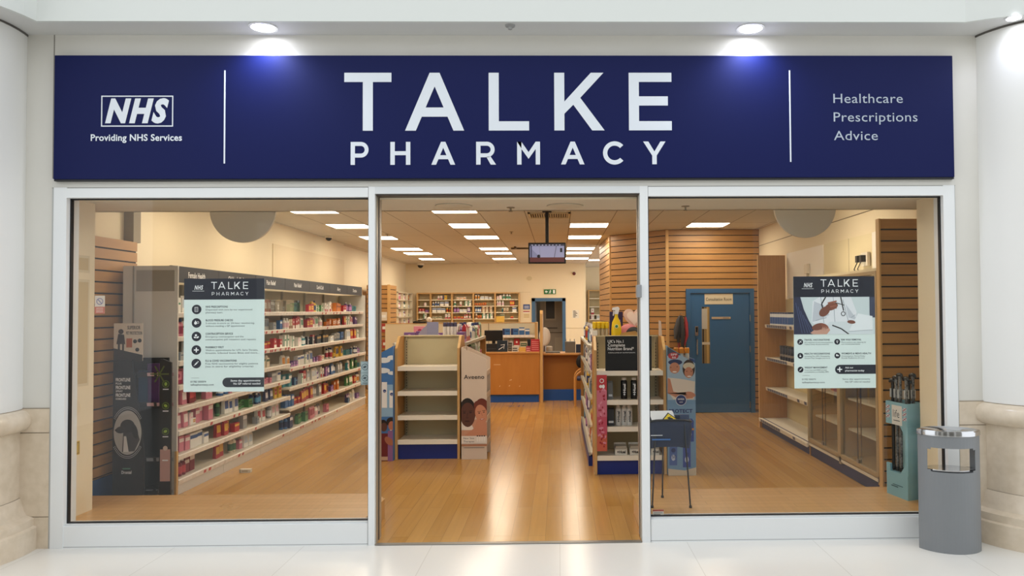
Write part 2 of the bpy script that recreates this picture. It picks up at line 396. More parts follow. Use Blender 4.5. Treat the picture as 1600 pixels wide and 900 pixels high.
# windows
def window(k, x0, x1, zb, lx, rx):
    o = thing('window_%d' % k, None, None, (0.5*(x0+x1), YF, 0)); setp(o, kind='structure')
    g = MB(); g.box(x0-.01, x1+.01, YF+.035, YF+.039, zb-.01, GT+.01, GLASS); st(g, 'pane', o)
    s = MB(); s.box(lx, rx, YF-.015, YF+.1, .0, zb-.012, WHITE); s.box(lx, rx, YF-.0152, YF, .008, .012, M('#9a9c9c', .5)); s.box(x0, x1, YF-.005, YF+.09, zb-.012, zb, WHITE2); st(s, 'window_sill', o)
    f = MB()
    f.box(lx, x0, YF-.02, YF+.12, 0, 2.535, WHITE); f.box(x1, rx, YF-.02, YF+.12, 0, 2.535, WHITE)
    f.box(x0, x1, YF-.02, YF+.12, GT+.004, 2.53, WHITE)
    gk = M('#16171a', .6)
    f.box(x0, x0+.008, YF+.02, YF+.05, zb, GT, gk); f.box(x1-.008, x1, YF+.02, YF+.05, zb, GT, gk)
    f.box(x0, x1, YF+.02, YF+.05, GT-.004, GT+.004, gk); f.box(x0, x1, YF+.02, YF+.05, zb, zb+.006, gk)
    st(f, 'window_frame', o)
    return o
window(1, -3.475, -1.352, .165, -3.565, -1.352+.002)
window(2, .645, 2.780, .170, .643, 2.862)
w = MB(); w.box(fl, -3.565, YF-.01, YF+.12, 0, 2.535, M('#b9bab8', .45)); w.box(2.862, fr, YF-.01, YF+.12, 0, 2.535, M('#b9bab8', .45)); st(w, 'trim_4')
# doorway: posts, head with track, lock
o = thing('door_1', None, None, (-.36, YF, 0)); setp(o, kind='structure')
f = MB(); f.box(-1.352, -1.305, YF-.02, YF+.17, 0, 2.535, WHITE); f.box(-1.306, -1.3, YF+.01, YF+.16, .01, 2.48, M('#a9a59b', .3, .6)); f.box(-1.302, -1.297, YF+.07, YF+.09, .01, 2.48, M('#3a3835', .5)); st(f, 'jamb', o)
f = MB(); f.box(.585, .645, YF-.02, YF+.17, 0, 2.535, WHITE); f.box(.579, .586, YF+.01, YF+.16, .01, 2.48, M('#b3b0a8', .3, .4)); f.box(.576, .58, YF+.07, YF+.09, .01, 2.48, M('#3a3835', .5)); st(f, 'jamb', o)
f = MB(); f.box(-1.305, .585, YF-.02, YF+.12, 2.485, 2.535, WHITE2); f.box(-1.3, .58, YF+.0, YF+.11, 2.474, 2.486, M('#4b4640', .5)); st(f, 'door_head', o)
p = at(992, 455, Y=YF-.03)
f = MB(); f.box(.558, .592, YF-.04, YF+.05, p.z-.045, p.z+.045, M('#8f9193', .4)); st(f, 'lock_case', o, bevel=.003)

# raised display platforms behind the windows
w = MB(); w.prism([(-3.79, YF+.115), (-1.42, YF+.115), (-1.40, YF+.2), (-1.40, 5.98), (-1.54, 6.15), (XL, 6.15), (XL, 5.76), (-3.79, 5.76)], 'xy', 0, .15, PLATFORM)
w.prism([(-1.401, YF+.2), (-1.399, YF+.2), (-1.397, 5.98), (-1.538, 6.155), (XL, 6.155), (XL, 6.15), (-1.54, 6.15), (-1.40, 5.98)], 'xy', .143, .152, OAKL); st(w, 'floor', origin=(0, 0, .15))
w = MB(); w.prism([(.665, YF+.115), (2.94, YF+.115), (2.94, 5.73), (XR, 5.73), (XR, 6.19), (.74, 6.19), (.60, 6.03), (.60, YF+.2)], 'xy', 0, .15, PLATFORM)
w.prism([(.6, YF+.2), (.597, YF+.2), (.597, 6.03), (.737, 6.196), (XR, 6.196), (XR, 6.19), (.74, 6.19), (.6, 6.03)], 'xy', .143, .152, OAKL); st(w, 'floor', origin=(0, 0, .15))

# slatted boarding: flat boards over dark grooves, any vertical plane from A to B
def slat(mb, A, B, z0, z1, th=.018, pitch=.1, phase=0, gap=.014):
    A, B = Vector((*A, 0)), Vector((*B, 0)); d = (B-A).normalized(); n = Vector((d.y, -d.x, 0))   # n faces out
    def quad(o, za, zb, m):
        a0, b0 = A+n*o, B+n*o
        vs = [(A.x, A.y, za), (B.x, B.y, za), (B.x, B.y, zb), (A.x, A.y, zb), (a0.x, a0.y, za), (b0.x, b0.y, za), (b0.x, b0.y, zb), (a0.x, a0.y, zb)]
        mb.add(vs, [(3, 2, 1, 0), (4, 5, 6, 7), (0, 1, 5, 4), (2, 3, 7, 6), (0, 4, 7, 3), (1, 2, 6, 5)], m)
    quad(.006, z0, z1, SLATGAP)
    z = z1-phase
    top = z1
    while top > z0+.02:
        bot = max(z0, z-pitch); quad(th, bot+gap, top, SLAT); top = bot; z = bot
# ---- left slat wall
w = MB(); pz = at(134, 363, X=-3.98)
slat(w, (-4.0, 5.8), (-4.0, 7.05), .22, 2.31); w.box(-4.05, -4.0, 5.8, 7.05, .2, 2.31, SLAT); st(w, 'wall_left')
w = MB(); w.box(XL, -3.985, 5.8, 7.05, .0, .21, M('#1d4a7c', .5)); st(w, 'baseboard_left')
w = MB(); w.box(-4.08, -3.99, 7.0, 7.12, 2.31, 2.925, M('#8c7f68', .6)); st(w, 'trim_5')
# ---- right slat wall facing the window
w = MB(); slat(w, (2.81, 6.41), (XR, 6.41), .02, 2.43); w.box(2.81, XR, 6.41, 6.43, 0, 2.43, SLAT)
w.box(2.795, 2.81, 6.385, 6.45, 0, 2.432, OAKL); st(w, 'wall_right')
sb = MB(); p = at(1439, 509, Y=6.38); sb.box(p.x-.02, p.x+.06, 6.37, 6.389, p.z-.12, p.z+.12, M('#d8cdb8', .5)); sb.box(p.x, p.x+.045, 6.366, 6.371, p.z-.05, p.z+.03, M('#6b6256', .5))
sb.build('intercom_panel', None, 'narrow cream panel fixed to the right slatted wall beside the window return', 'panel', bevel=.003)
# ---- consultation room: three slatted facets
w = MB()
FA = [(.83, 14.6), (.90, 12.75), (1.74, 11.8), (XR+.05, 11.8)]
for a, b in zip(FA[:-1], FA[1:]): slat(w, a, b, .0, 2.925, phase=.0)
for (x, y), r in zip(FA[:3], (.02, .02, .022)): w.box(x-r, x+r, y-.025, y+.02, 0, 2.928, OAKL)
w.box(.83, XR, 14.6, 14.7, 0, CZ, CREAM); w.prism([(.84, 14.6), (.92, 12.77), (1.75, 11.83), (XR, 11.83), (XR, 14.6)], 'xy', 2.80, 2.928, OAK); st(w, 'wall_consulting')
# ---- slatted pier at the far left
w = MB(); slat(w, (XL, 15.8), (-3.62, 15.8), 0, 2.2); slat(w, (-3.6, 15.8), (-3.6, 16.4), 0, 2.2); w.box(-3.64, -3.585, 15.77, 15.81, 0, 2.21, OAKL); w.box(XL, -3.63, 15.81, 16.4, 0, 2.18, OAK); st(w, 'wall_pier')
# ---------------------------------------------------------------- the shop sign
SY = 5.235
def sx(px, py): p = at(px, py, Y=SY); return p.x, p.z
x0 = sx(84, 180)[0]; x1 = sx(1490, 180)[0]; zt = sx(780, 86.5)[1]; zb_ = sx(780, 278.3)[1]
sg = thing('shop_sign', 'wide navy blue pharmacy sign with white lettering above the shop front', 'sign', ((x0+x1)/2, SY, zb_))
b = MB(); b.box(x0, x1, SY, YF, zb_, zt, NAVY); b.build('sign_panel', sg, bevel=.004)
b = MB(); b.box(x0, x1, SY+.01, YF, zb_-.012, zb_, M('#1a1c22', .5)); b.build('backing_rail', sg)
def arcs(cx, cy, R, r, a0, a1, n=20):
    out = []
    for i in range(n):
        a, c = a0+(a1-a0)*i/n, a0+(a1-a0)*(i+1)/n
        out.append([(cx+R*math.cos(a), cy+R*math.sin(a)), (cx+R*math.cos(c), cy+R*math.sin(c)), (cx+r*math.cos(c), cy+r*math.sin(c)), (cx+r*math.cos(a), cy+r*math.sin(a))])
    return out
def Rc(a, b, c, d): return [(a, b), (c, b), (c, d), (a, d)]
def letter(ch, t):
    """geometric sans capitals, height 100, stem width t; returns (width, polygons)"""
    h = t*.91
    if ch == 'T': return 82, [Rc(0, 100-h, 82, 100), Rc(41-t/2, 0, 41+t/2, 100-h)]
    if ch == 'L': return 70, [Rc(0, 0, t, 100), Rc(t, 0, 70, h)]
    if ch == 'E': return 74, [Rc(0, 0, t, 100), Rc(t, 0, 74, h), Rc(t, 100-h, 74, 100), Rc(t, 43, 67.5, 43+h)]
    if ch == 'H': return 86, [Rc(0, 0, t, 100), Rc(86-t, 0, 86, 100), Rc(t, 42, 86-t, 42+h)]
    if ch == 'A':
        W_ = 102; c = 51; s = (c-t/2+1)/100; f = t*1.06; yb = 24; yt = yb+h
        def xl(y): return (c-t*.49)*y/100
        def xi(y): return f+(c-t*.49)*y/100
        ya = (c-f)/((c-t*.49)/100)
        L_ = [(0, 0), (f, 0), (xi(yb), yb), (W_-xi(yb), yb), (W_-f, 0), (W_, 0), (c+t*.49, 100), (c-t*.49, 100)]
        P = [[(0, 0), (f, 0), (xi(yb), yb), (xl(yb), yb)], [(W_-f, 0), (W_, 0), (W_-xl(yb), yb), (W_-xi(yb), yb)],
             [(xl(yb), yb), (W_-xl(yb), yb), (W_-xl(yt), yt), (xl(yt), yt)],
             [(xl(yt), yt), (xi(yt), yt), (c, ya), (c, 100), (c-t*.49, 100)], [(W_-xi(yt), yt), (W_-xl(yt), yt), (c+t*.49, 100), (c, 100), (c, ya)]]
        return W_, P
    if ch == 'K':
        return 87, [Rc(0, 0, t, 100), [(t, 29), (t, 50), (63.5, 100), (85.5, 100), (45, 56.5), (33, 44.5)], [(33, 44.5), (45, 56.5), (87, 0), (65.5, 0)]]
    if ch == 'P' or ch == 'R':
        R = 34; cx = 46; P = [Rc(0, 0, t, 100), Rc(t, 100-h, cx, 100), Rc(t, 32, cx, 32+h)]+arcs(cx, 66, R, R-h, -PI/2, PI/2)
        if ch == 'R': P.append([(44, 34), (62, 36), (86, 0), (63, 0)])
        return 84, P
    if ch == 'M': return 100, [Rc(0, 0, t, 100), Rc(100-t, 0, 100, 100), [(t, 100), (t, 68), (50, 25), (50, 54), (t-.5, 100)], [(100-t, 100), (50, 54), (50, 25), (100-t, 68)], [(0, 100), (t, 100), (t, 70)]]
    if ch == 'C': return 92, arcs(50, 50, 51, 51-t, math.radians(42), math.radians(318), 36)
    if ch == 'Y': return 95, [Rc(47.5-t/2, 0, 47.5+t/2, 38), [(47.5-t/2, 38), (47.5+t/2, 38), (47.5, 56)], [(0, 100), (t*1.15, 100), (47.5, 56), (47.5-t/2, 38)], [(95, 100), (95-t*1.15, 100), (47.5, 56), (47.5+t/2, 38)]]
def word(chars, spans, zlo, zhi, t, m, y, th=.002):
    for ch, (xa, xb) in zip(chars, spans):
        W_, P = letter(ch, t); kx = (xb-xa)/W_; kz = (zhi-zlo)/100
        mb = MB()
        for p in P: mb.prism([(xa+a*kx, zlo+b*kz) for a, b in p], 'xz', y-th, y-.0002, m)
        mb.build('letter', sg)
INKS = M('#d9dfe6', .4)
sp = [(538, 611.6), (633, 725.2), (763.6, 826.6), (866, 944.4), (982.5, 1049.3)]
word('TALKE', [(sx(a, 158)[0], sx(c, 158)[0]) for a, c in sp], sx(790, 204)[1], sx(790, 113.8)[1], 17.5, INKS, SY)
sp = [(548, 577.3), (610, 641.2), (674, 711.2), (744, 774.3), (808, 843.8), (876.5, 913.2), (942.5, 975.3), (1005, 1040)]
word('PHARMACY', [(sx(a, 239)[0], sx(c, 239)[0]) for a, c in sp], sx(790, 257.2)[1], sx(790, 221.5)[1], 19, INKS, SY)
for px, ya, yb2 in ((351.5, 110, 255.5), (1233.5, 110, 253)):
    q = sx(px, ya); r = sx(px, yb2); b = MB(); b.box(q[0]-.005, q[0]+.005, SY-.002, SY, r[1], q[1], INKS); b.build('divider_line', sg)
q0 = sx(158, 198); q1 = sx(271, 149.5)
pr = PR((q0[0], SY-.0008, q0[1])); Wd, Hd = q1[0]-q0[0], q1[1]-q0[1]
pr.frame(0, 0, Wd, Hd, .008, INKS); pr.text('NHS', .028, .036, Hd*.70, INKS, 2, Wd-.058, off=.055, sh=.28)
q = sx(142, 220); q1 = sx(284.5, 220); pr.text('Providing NHS Services', q[0]-q0[0], q[1]-q0[1], .045, INKS, 2, q1[0]-q[0], off=.022)
pr.mb.build('lettering', sg)
C3 = M('#aab4c2', .4)
for t_, a, c, y in (('Healthcare', 1302, 1410.5, 161), ('Prescriptions', 1302.5, 1433.5, 190), ('Advice', 1303, 1371.5, 219)):
    q = sx(a, y); q1 = sx(c, y); pr = PR((0, SY-.0008, 0)); pr.text(t_, q[0], q[1], .067, C3, 2, q1[0]-q[0]); pr.mb.build('lettering', sg)

# ---------------------------------------------------------------- downlights in the mall soffit
def downlight(px, py, label, power, r=.095, z=SZ):
    p = at(px, py, Z=z); t = thing('recessed_downlight', label, 'ceiling light', (p.x, p.y, z), group=None)
    b = MB(); b.lathe(p.x, p.y, [(r, z-.001), (r*1.02, z-.008), (r*.84, z-.01), (r*.80, z-.002)], M('#e6e6e6', .2, .3), 40, cap=False); b.build('trim_ring', t)
    b = MB(); b.lathe(p.x, p.y, [(.0001, z-.004), (r*.81, z-.004)], DOWN, 40, cap=False); b.build('lens', t)
    ld = bpy.data.lights.new('downlight', 'SPOT'); ld.energy = power; ld.color = (.70, .76, 1); ld.spot_size = 2.5; ld.spot_blend = .8; ld.shadow_soft_size = .05
    lo = bpy.data.objects.new('downlight_lamp', ld); COL.objects.link(lo); lo.parent = t; lo.location = (0, 0, -.02)
downlight(411, 42, 'round recessed downlight glowing above the left part of the navy sign', 40)
downlight(1173, 43.5, 'round recessed downlight glowing above the right part of the navy sign', 40)
downlight(1584, 27, 'round recessed downlight glowing above the right-hand column, at the corner of the picture', 5, r=.055)
p = at(797, 39.5, Z=SZ); b = MB(); b.lathe(p.x, p.y, [(.035, SZ), (.033, SZ-.01), (.016, SZ-.014), (.014, SZ-.03), (.001, SZ-.034)], M('#9a9a98', .4), 20); b.build('ceiling_sensor', None, 'small grey round sensor in the soffit between the two downlights', 'sensor')

# ---------------------------------------------------------------- ceiling lights of the shop
def panel(x, y, label, w_=.60, d=.56):
    t = thing('ceiling_light_panel', label, 'ceiling light', (x+w_/2, y+d/2, CZ), group='square light panels in the shop ceiling')
    b = MB(); z = CZ-.006
    for q in ((x, x+w_, y-.0, y+.02), (x, x+w_, y+d-.02, y+d), (x, x+.02, y+.02, y+d-.02), (x+w_-.02, x+w_, y+.02, y+d-.02)): b.box(*q, z, CZ, M('#e6dcc8', .5))
    b.build('frame', t)
    b = MB(); b.box(x+.02, x+w_-.02, y+.02, y+d-.02, z+.001, z+.004, LIGHT); b.build('diffuser', t)
G0 = -.437
ROWS = [9.12, 10.87, 12.67, 15.07, 16.27, 18.07]
rn = ['nearest the entrance', 'second from the entrance', 'third from the entrance', 'fourth from the entrance', 'fifth from the entrance', 'furthest from the entrance']
for k, ccol, nm in ((-2, (0, 1, 2, 3, 4, 5), 'row just left of the hanging screen'), (-5, (0, 1, 2, 3, 4, 5), 'row beside the left wall'), (1, (1, 2, 3, 4, 5), 'row just right of the hanging screen')):
    for i, j in enumerate(ccol): panel(G0+.6*k+.0, ROWS[j], 'glowing ceiling panel, %s in the %s' % (rn[j] if k != 1 else ['nearest the entrance', 'second from the entrance', 'third from the entrance', 'fourth from the entrance', 'furthest from the entrance'][i], nm))
panel(G0+.6*4, 10.87, 'glowing ceiling panel seen through the right window, above the consultation door')
panel(G0+.6*2, 18.67, 'small glimpse of a ceiling panel beside the slatted consultation room corner')
for k, nm in ((-5, 'far left'), (-2, 'left middle'), (1, 'right middle'), (4, 'far right')):
    panel(G0+.6*k, 7.27, 'ceiling panel close behind the bulkhead, %s of the sales floor' % nm)
# air conditioning grille
t = thing('air_grille', 'beige slotted air conditioning grille in the ceiling at the screen pole', 'vent', (-.14, 9.5, CZ))
b = MB(); x0, x1, y0, y1 = -.40, .16, 9.64, 10.15
for q in ((x0, x1, y0, y0+.03), (x0, x1, y1-.03, y1), (x0, x0+.03, y0, y1), (x1-.03, x1, y0, y1)): b.box(*q, CZ-.02, CZ, M('#c9b692', .6))
b.build('frame', t)
b = MB(); b.box(x0+.03, x1-.03, y0+.03, y1-.03, CZ-.006, CZ-.001, M('#57493a', .7))
for i in range(16): b.box(x0+.045+i*.031, x0+.057+i*.031, y0+.03, y1-.03, CZ-.018, CZ-.004, M('#c9b692', .6))
b.build('slats', t)
# hanging screen
TY = 9.5; pa = at(825.5, 412, Y=TY); pb = at(884, 379, Y=TY)
t = thing('hanging_screen', 'small black screen on a ceiling pole showing the security camera picture', 'screen', ((pa.x+pb.x)/2, TY, pa.z))
b = MB(); b.box(pa.x, pb.x, TY, TY+.05, pa.z, pb.z, BLACK); b.box(pa.x+.12, pb.x-.12, TY+.05, TY+.09, pa.z+.05, pb.z-.05, BLACK); b.build('casing', t, bevel=.005)
b = MB(); xc = (pa.x+pb.x)/2+.0; b.box(xc-.022, xc+.022, TY+.06, TY+.1, pb.z-.06, CZ, BLACK); b.box(xc-.06, xc+.06, TY+.03, TY+.15, CZ-.012, CZ, BLACK); b.build('pole', t, bevel=.004)
def SC(h): return M(h, .3, 0, .5, .55)
pr = PR((pa.x+.02, TY-.0005, pa.z+.02)); Wd, Hd = pb.x-pa.x-.04, pb.z-pa.z-.04
pr.rect(0, 0, Wd, Hd, SC('#8f93b4')); pr.rect(0, 0, Wd, Hd*.26, SC('#5a3433'), 2); pr.rect(0, Hd*.9, Wd, Hd, SC('#3c3e52'), 2)
for i in range(9): pr.rect(Wd*(.05+.1*i), Hd*.93, Wd*(.09+.1*i), Hd*.97, SC('#b9bbd4'), 3)
pr.rect(Wd*.02, Hd*.26, Wd*.06, Hd*.9, SC('#3f4460'), 2); pr.poly([(Wd*.70, Hd*.26), (Wd*.72, Hd*.26), (Wd*.78, Hd*.9), (Wd*.76, Hd*.9)], SC('#5d6078'), 3)
pr.rect(Wd*.88, Hd*.55, Wd*.94, Hd*.78, SC('#20222c'), 3); pr.disc(Wd*.26, Hd*.32, .022, SC('#1b1c24'), 3); pr.poly([(Wd*.06, Hd*.72), (Wd*.3, Hd*.26), (Wd*.06, Hd*.26)], SC('#7c80a0'), 2)
pr.line((Wd*.3, Hd*.26), (Wd*.28, Hd*.9), .004, SC('#777b98'), 3); pr.mb.build('screen_picture', t)
# round white hanging discs behind the bulkhead
for px, py, r, lab in ((379, 328, 51, 'large pale round disc hanging from the ceiling at the left window'), (1258, 323, 49, 'large pale round disc hanging from the ceiling at the right window')):
    Y = 6.5; p = at(px, py, Y=Y); R = r*Y/FPX
    t = thing('hanging_disc', lab, 'hanging sign', (p.x, Y, p.z))
    b = MB(); k = 48; pts = [(p.x+R*math.cos(2*PI*i/k), p.z+R*math.sin(2*PI*i/k)) for i in range(k)]; b.prism(pts, 'xz', Y, Y+.03, M('#cdc4b2', .6), True); b.build('disc', t, bevel=.003)
    b = MB()
    for s_ in (-1, 1): b = MB(); b.tube([(p.x+s_*R*.5, Y+.015, p.z+R*.86), (p.x+s_*R*.5, Y+.015, CZ)], .003, STEEL, 6); b.build('wire', t)
# round speakers set in the bulkhead soffit
for px, lab in ((709, 'round flush ceiling speaker in the bulkhead, nearer the left door post'), (883, 'round flush ceiling speaker in the bulkhead, nearer the right door post')):
    p = at(px, 321.5, Z=2.485); b = MB(); b.lathe(p.x, p.y, [(.145, 2.485), (.145, 2.479), (.13, 2.476), (.001, 2.478)], M('#c9bfa9', .6), 36); b.lathe(p.x, p.y, [(.148, 2.4849), (.148, 2.483)], M('#7a6f5d', .6), 36, cap=False)
    b.build('ceiling_speaker', None, lab, 'speaker')
def sprinkler(px, py, z, lab):
    p = at(px, py, Z=z); b = MB(); b.lathe(p.x, p.y, [(.035, z), (.03, z-.006), (.008, z-.008), (.007, z-.03), (.018, z-.034), (.018, z-.037)], M('#8d8069', .4, .5), 16); b.build('sprinkler_head', None, lab, 'sprinkler')
sprinkler(798, 324, 2.485, 'small sprinkler head in the bulkhead above the middle of the doorway')
sprinkler(799, 362, CZ, 'small sprinkler head in the shop ceiling left of the hanging screen')
sprinkler(1071, 322, 2.485, 'small sprinkler head in the bulkhead behind the right window')
sprinkler(605, 366, CZ, 'small sprinkler head in the ceiling beside the left row of panels')
def domecam(p, lab, s=1):
    t = thing('dome_camera', lab, 'camera', p); b = MB(); b.lathe(p[0], p[1], [(.055*s, p[2]), (.055*s, p[2]-.02*s), (.045*s, p[2]-.03*s)], M('#ded6c6', .4), 20); b.build('housing', t)
    b = MB(); b.lathe(p[0], p[1], [(.042*s, p[2]-.03*s)]+[(.042*s*math.cos(a), p[2]-.03*s-.042*s*math.sin(a)) for a in [.3, .6, .9, 1.2, 1.5]], BLACK, 20); b.build('dome', t)
domecam(tuple(at(1028, 364, Z=CZ)), 'white dome camera on the ceiling before the slatted consultation room', 1.3)
domecam(tuple(at(657, 411.5, Z=CZ)), 'small dark dome camera in the ceiling corner above the dispensary shelves', 1.8)
domecam((-3.9, 12.6, CZ), 'small dark dome camera on the ceiling over the far end of the left shelving', 1.2)
b = MB(); p = at(806, 387, Z=CZ); b.box(p.x-.1, p.x+.5, p.y, p.y+.05, CZ-.03, CZ-.0, M('#5e503e', .6)); b.box(p.x-.02, p.x+.02, p.y-.3, p.y, CZ-.03, CZ, M('#5e503e', .6))
b.build('ceiling_bracket', None, 'dark brown metal bracket on the ceiling just left of the hanging screen', 'bracket')
# ---------------------------------------------------------------- posters on the glass
MINT = M('#dcebe7', .55); PNAVY = M('#171c2c', .35); TXD = M('#48555d', .6)
def logo_head(pr, W_, H_, h):
    pr.rect(0, H_-h, W_, H_, PNAVY, 2)
    k = W_/.58
    pr.text('NHS', .075*k, H_-h*.52, .03*k, INK, 3, .062*k, off=.025, sh=.28); pr.rect(.06*k, H_-h*.6, .145*k, H_-h*.585, INK, 3)
    word2 = [('T', .195), ('A', .245), ('L', .318), ('K', .362), ('E', .425)]
    ws = {'T': .042, 'A': .053, 'L': .032, 'K': .043, 'E': .037}
    for ch, u in word2:
        _, P = letter(ch, 12)
        for q in P: pr.poly([(u*k+a/100*ws[ch]*k*100/{'T': 82, 'A': 102, 'L': 70, 'K': 87, 'E': 74}[ch], H_-h*.50+b_/100*.052*k) for a, b_ in q], INK, 3)
    u = .2
    for ch in 'PHARMACY':
        W2, P = letter(ch, 13)
        for q in P: pr.poly([(u*k+a/100*.024*k, H_-h*.80+b_/100*.024*k) for a, b_ in q], INK, 3)
        u += .0345
def icon(pr, u, v, r, kind):
    pr.disc(u, v, r, PNAVY, 2, n=28); a = r*.5
    if kind == 'cross': pr.rect(u-a*.25, v-a, u+a*.25, v+a, INK, 3); pr.rect(u-a, v-a*.25, u+a, v+a*.25, INK, 4)
    elif kind == 'doc': pr.frame(u-a*.8, v-a, u+a*.6, v+a, a*.16, INK, 3); [pr.rect(u-a*.5, v-a*.5+i*a*.5, u+a*.3, v-a*.4+i*a*.5, INK, 4) for i in range(3)]
    elif kind == 'drop': pr.disc(u-a*.4, v-.1*a, a*.6, INK, 3); pr.poly([(u-a*.9, v+.15*a), (u+a*.1, v+.15*a), (u-a*.4, v+a*1.1)], INK, 4); pr.ring(u+a*.55, v+a*.2, a*.5, a*.16, INK, 3)
    elif kind == 'pills': pr.disc(u-a*.2, v+a*.5, a*.45, INK, 3); pr.disc(u+a*.5, v-a*.35, a*.6, INK, 3, a*.35, rot=.5); pr.disc(u-a*.6, v-a*.4, a*.5, INK, 4, a*.3, rot=-.3)
    elif kind == 'syringe': pr.line((u-a, v-a), (u+a*.9, v+a*.9), a*.16, INK, 3); pr.line((u-a*.5, v-a*.5), (u+a*.5, v+a*.5), a*.5, INK, 4); pr.line((u+a*.6, v+a*1.05), (u+a*1.05, v+a*.6), a*.18, INK, 4)
    elif kind == 'plane': pr.line((u-a, v-a), (u+a, v+a), a*.3, INK, 3); pr.line((u-a*.5, v+a*.9), (u+a*.3, v+.1*a), a*.3, INK, 4); pr.line((u+a*.9, v-a*.5), (u+.1*a, v+a*.3), a*.3, INK, 5)
    elif kind == 'ear': pr.ring(u, v+a*.3, a*.65, a*.25, INK, 3); pr.rect(u-a*.15, v-a, u+a*.25, v-.2*a, INK, 4)
    elif kind == 'hand': pr.disc(u, v-a*.3, a*.7, INK, 3, a*.4); pr.line((u-a*.2, v-a*.2), (u-a*.2, v+a), a*.3, INK, 4)
    elif kind == 'people': pr.disc(u-a*.45, v, a*.45, INK, 3); pr.disc(u+a*.5, v, a*.45, INK, 3); pr.rect(u-a*.9, v-a*.1, u-a*.0, v+a*.9, INK, 4)
def poster(px0, py0, px1, py1, label):
    Y = YF+.046; a = at(px0, py1, Y=Y); b_ = at(px1, py0, Y=Y); Wd, Hd = b_.x-a.x, b_.z-a.z
    t = thing('window_poster', label, 'poster', (a.x+Wd/2, Y, a.z))
    m = MB(); m.box(a.x, b_.x, Y, Y+.002, a.z, b_.z, MINT); m.build('sheet', t)
    return t, PR((a.x, Y-.0002, a.z), step=.0003), Wd, Hd
t, pr, Wd, Hd = poster(286.5, 435, 413.5, 612.5, 'pale mint poster listing five services with round icons, inside the left window')
logo_head(pr, Wd, Hd, .15)
rows = [('doc', 'NHS PRESCRIPTIONS', 'Dispensed with care by our experienced', 'pharmacy team.', .38), ('drop', 'BLOOD PRESSURE CHECKS', '5-minute in-store or 24-hour monitoring,', 'without needing a GP appointment', .5),
        ('pills', 'CONTRACEPTION SERVICE', 'Emergency contraception and the', 'contraceptive pill initiation and repeats', .5), ('cross', 'PHARMACY FIRST', 'Walk-in appointments for UTI, Sore Throats,', 'Sinusitis, Infected Insect Bites and more...', .38),
        ('syringe', 'FLU & COVID VACCINATIONS', 'Free NHS vaccinations for eligible patients', '(see in store for eligibility criteria)', .5)]
for i, (ic, h_, l1, l2, wf) in enumerate(rows):
    v = Hd-.22-.0965*i; icon(pr, .09, v, .034, ic)
    pr.text(h_, .155, v+.012, .0135, TXD, 2, .0078*len(h_)*1.18, off=.02); pr.text(l1, .155, v-.008, .0115, TXD, 2, .33*len(l1)/38); pr.text(l2, .155, v-.028, .0115, TXD, 2, .33*len(l2)/38)
pr.rect(.055, .098, .11, .0995, TXD, 2); pr.text('01782 505074', .05, .066, .013, TXD, 2, .11, off=.015); pr.text('talkepharmacy.com', .05, .045, .013, TXD, 2, .165, off=.01)
pr.disc(.31, .066, .034, M('#2b3038', .5), 2); pr.rect(.31, .032, Wd, .10, M('#2b3038', .5), 3)
pr.text('Same day appointments', .545, .072, .0135, INK, 4, .21, 'R', off=.015); pr.text('No GP referral needed', .545, .050, .0135, INK, 4, .19, 'R', off=.015)
pr.mb.build('printed_artwork', t)
t, pr, Wd, Hd = poster(1241.5, 431.5, 1366, 607, 'mint poster with a photograph of a doctor, inside the right window')
logo_head(pr, Wd, Hd, .15)
pv0, pv1 = Hd-.42, Hd-.15
pr.rect(0, pv0, Wd, pv1, M('#ccd9da', .6), 2)
CO = M('#c3c9d0', .7); CO2 = M('#e2e6ea', .7); SK = M('#7b4a3a', .7); SK2 = M('#c79a86', .7); DB = M('#262c47', .7)
pr.clip = (0, pv0, Wd, pv1); FO = M('#9aa5ae', .7)
pr.poly([(.13, pv0+.09), (.14, pv1-.03), (.19, pv1), (.42, pv1), (.46, pv0+.16), (.45, pv0+.07), (.18, pv0+.05)], CO2, 3)
pr.poly([(.135, pv0+.09), (.15, pv1-.03), (.22, pv1-.06), (.26, pv0+.14), (.18, pv0+.10)], CO, 4); pr.poly([(.38, pv1-.05), (.43, pv1-.12), (.47, pv0+.10), (.40, pv0+.12)], CO, 4)
for a_, b9 in (((.20, pv1), (.22, pv0+.08)), ((.36, pv1-.02), (.40, pv0+.09)), ((.16, pv0+.10), (.24, pv0+.12)), ((.29, pv1), (.30, pv0+.09)), ((.42, pv0+.12), (.45, pv0+.14))): pr.line(a_, b9, .004, FO, 5)
pr.line((.235, pv1), (.205, pv1-.05), .009, BLACK, 6); pr.line((.205, pv1-.05), (.215, pv1-.09), .009, BLACK, 6); pr.line((.345, pv1), (.365, pv1-.10), .008, BLACK, 6); pr.ring(.362, pv1-.122, .017, .005, BLACK, 6)
pr.disc(.225, pv1-.105, .045, SK, 7, .030, rot=.7); pr.disc(.275, pv1-.07, .05, SK, 7, .026, rot=.3)
for k in range(4): pr.line((.25+.008*k, pv1-.045-.013*k), (.315, pv1-.030-.016*k), .011, M(('#9c5f4a', '#8a503d')[k % 2], .7), 8)
pr.line((.30, pv1-.04), (.37, pv1-.06), .005, BLACK, 9)
pr.poly([(0, pv0), (0, pv1), (.05, pv1), (.075, pv1-.09), (.11, pv0+.10), (.15, pv0+.03), (.15, pv0)], DB, 5)
for k in range(5): pr.line((.015+.018*k, pv1-.04-.03*k), (.06+.02*k, pv0+.01), .004, M('#4a5478', .7), 6)
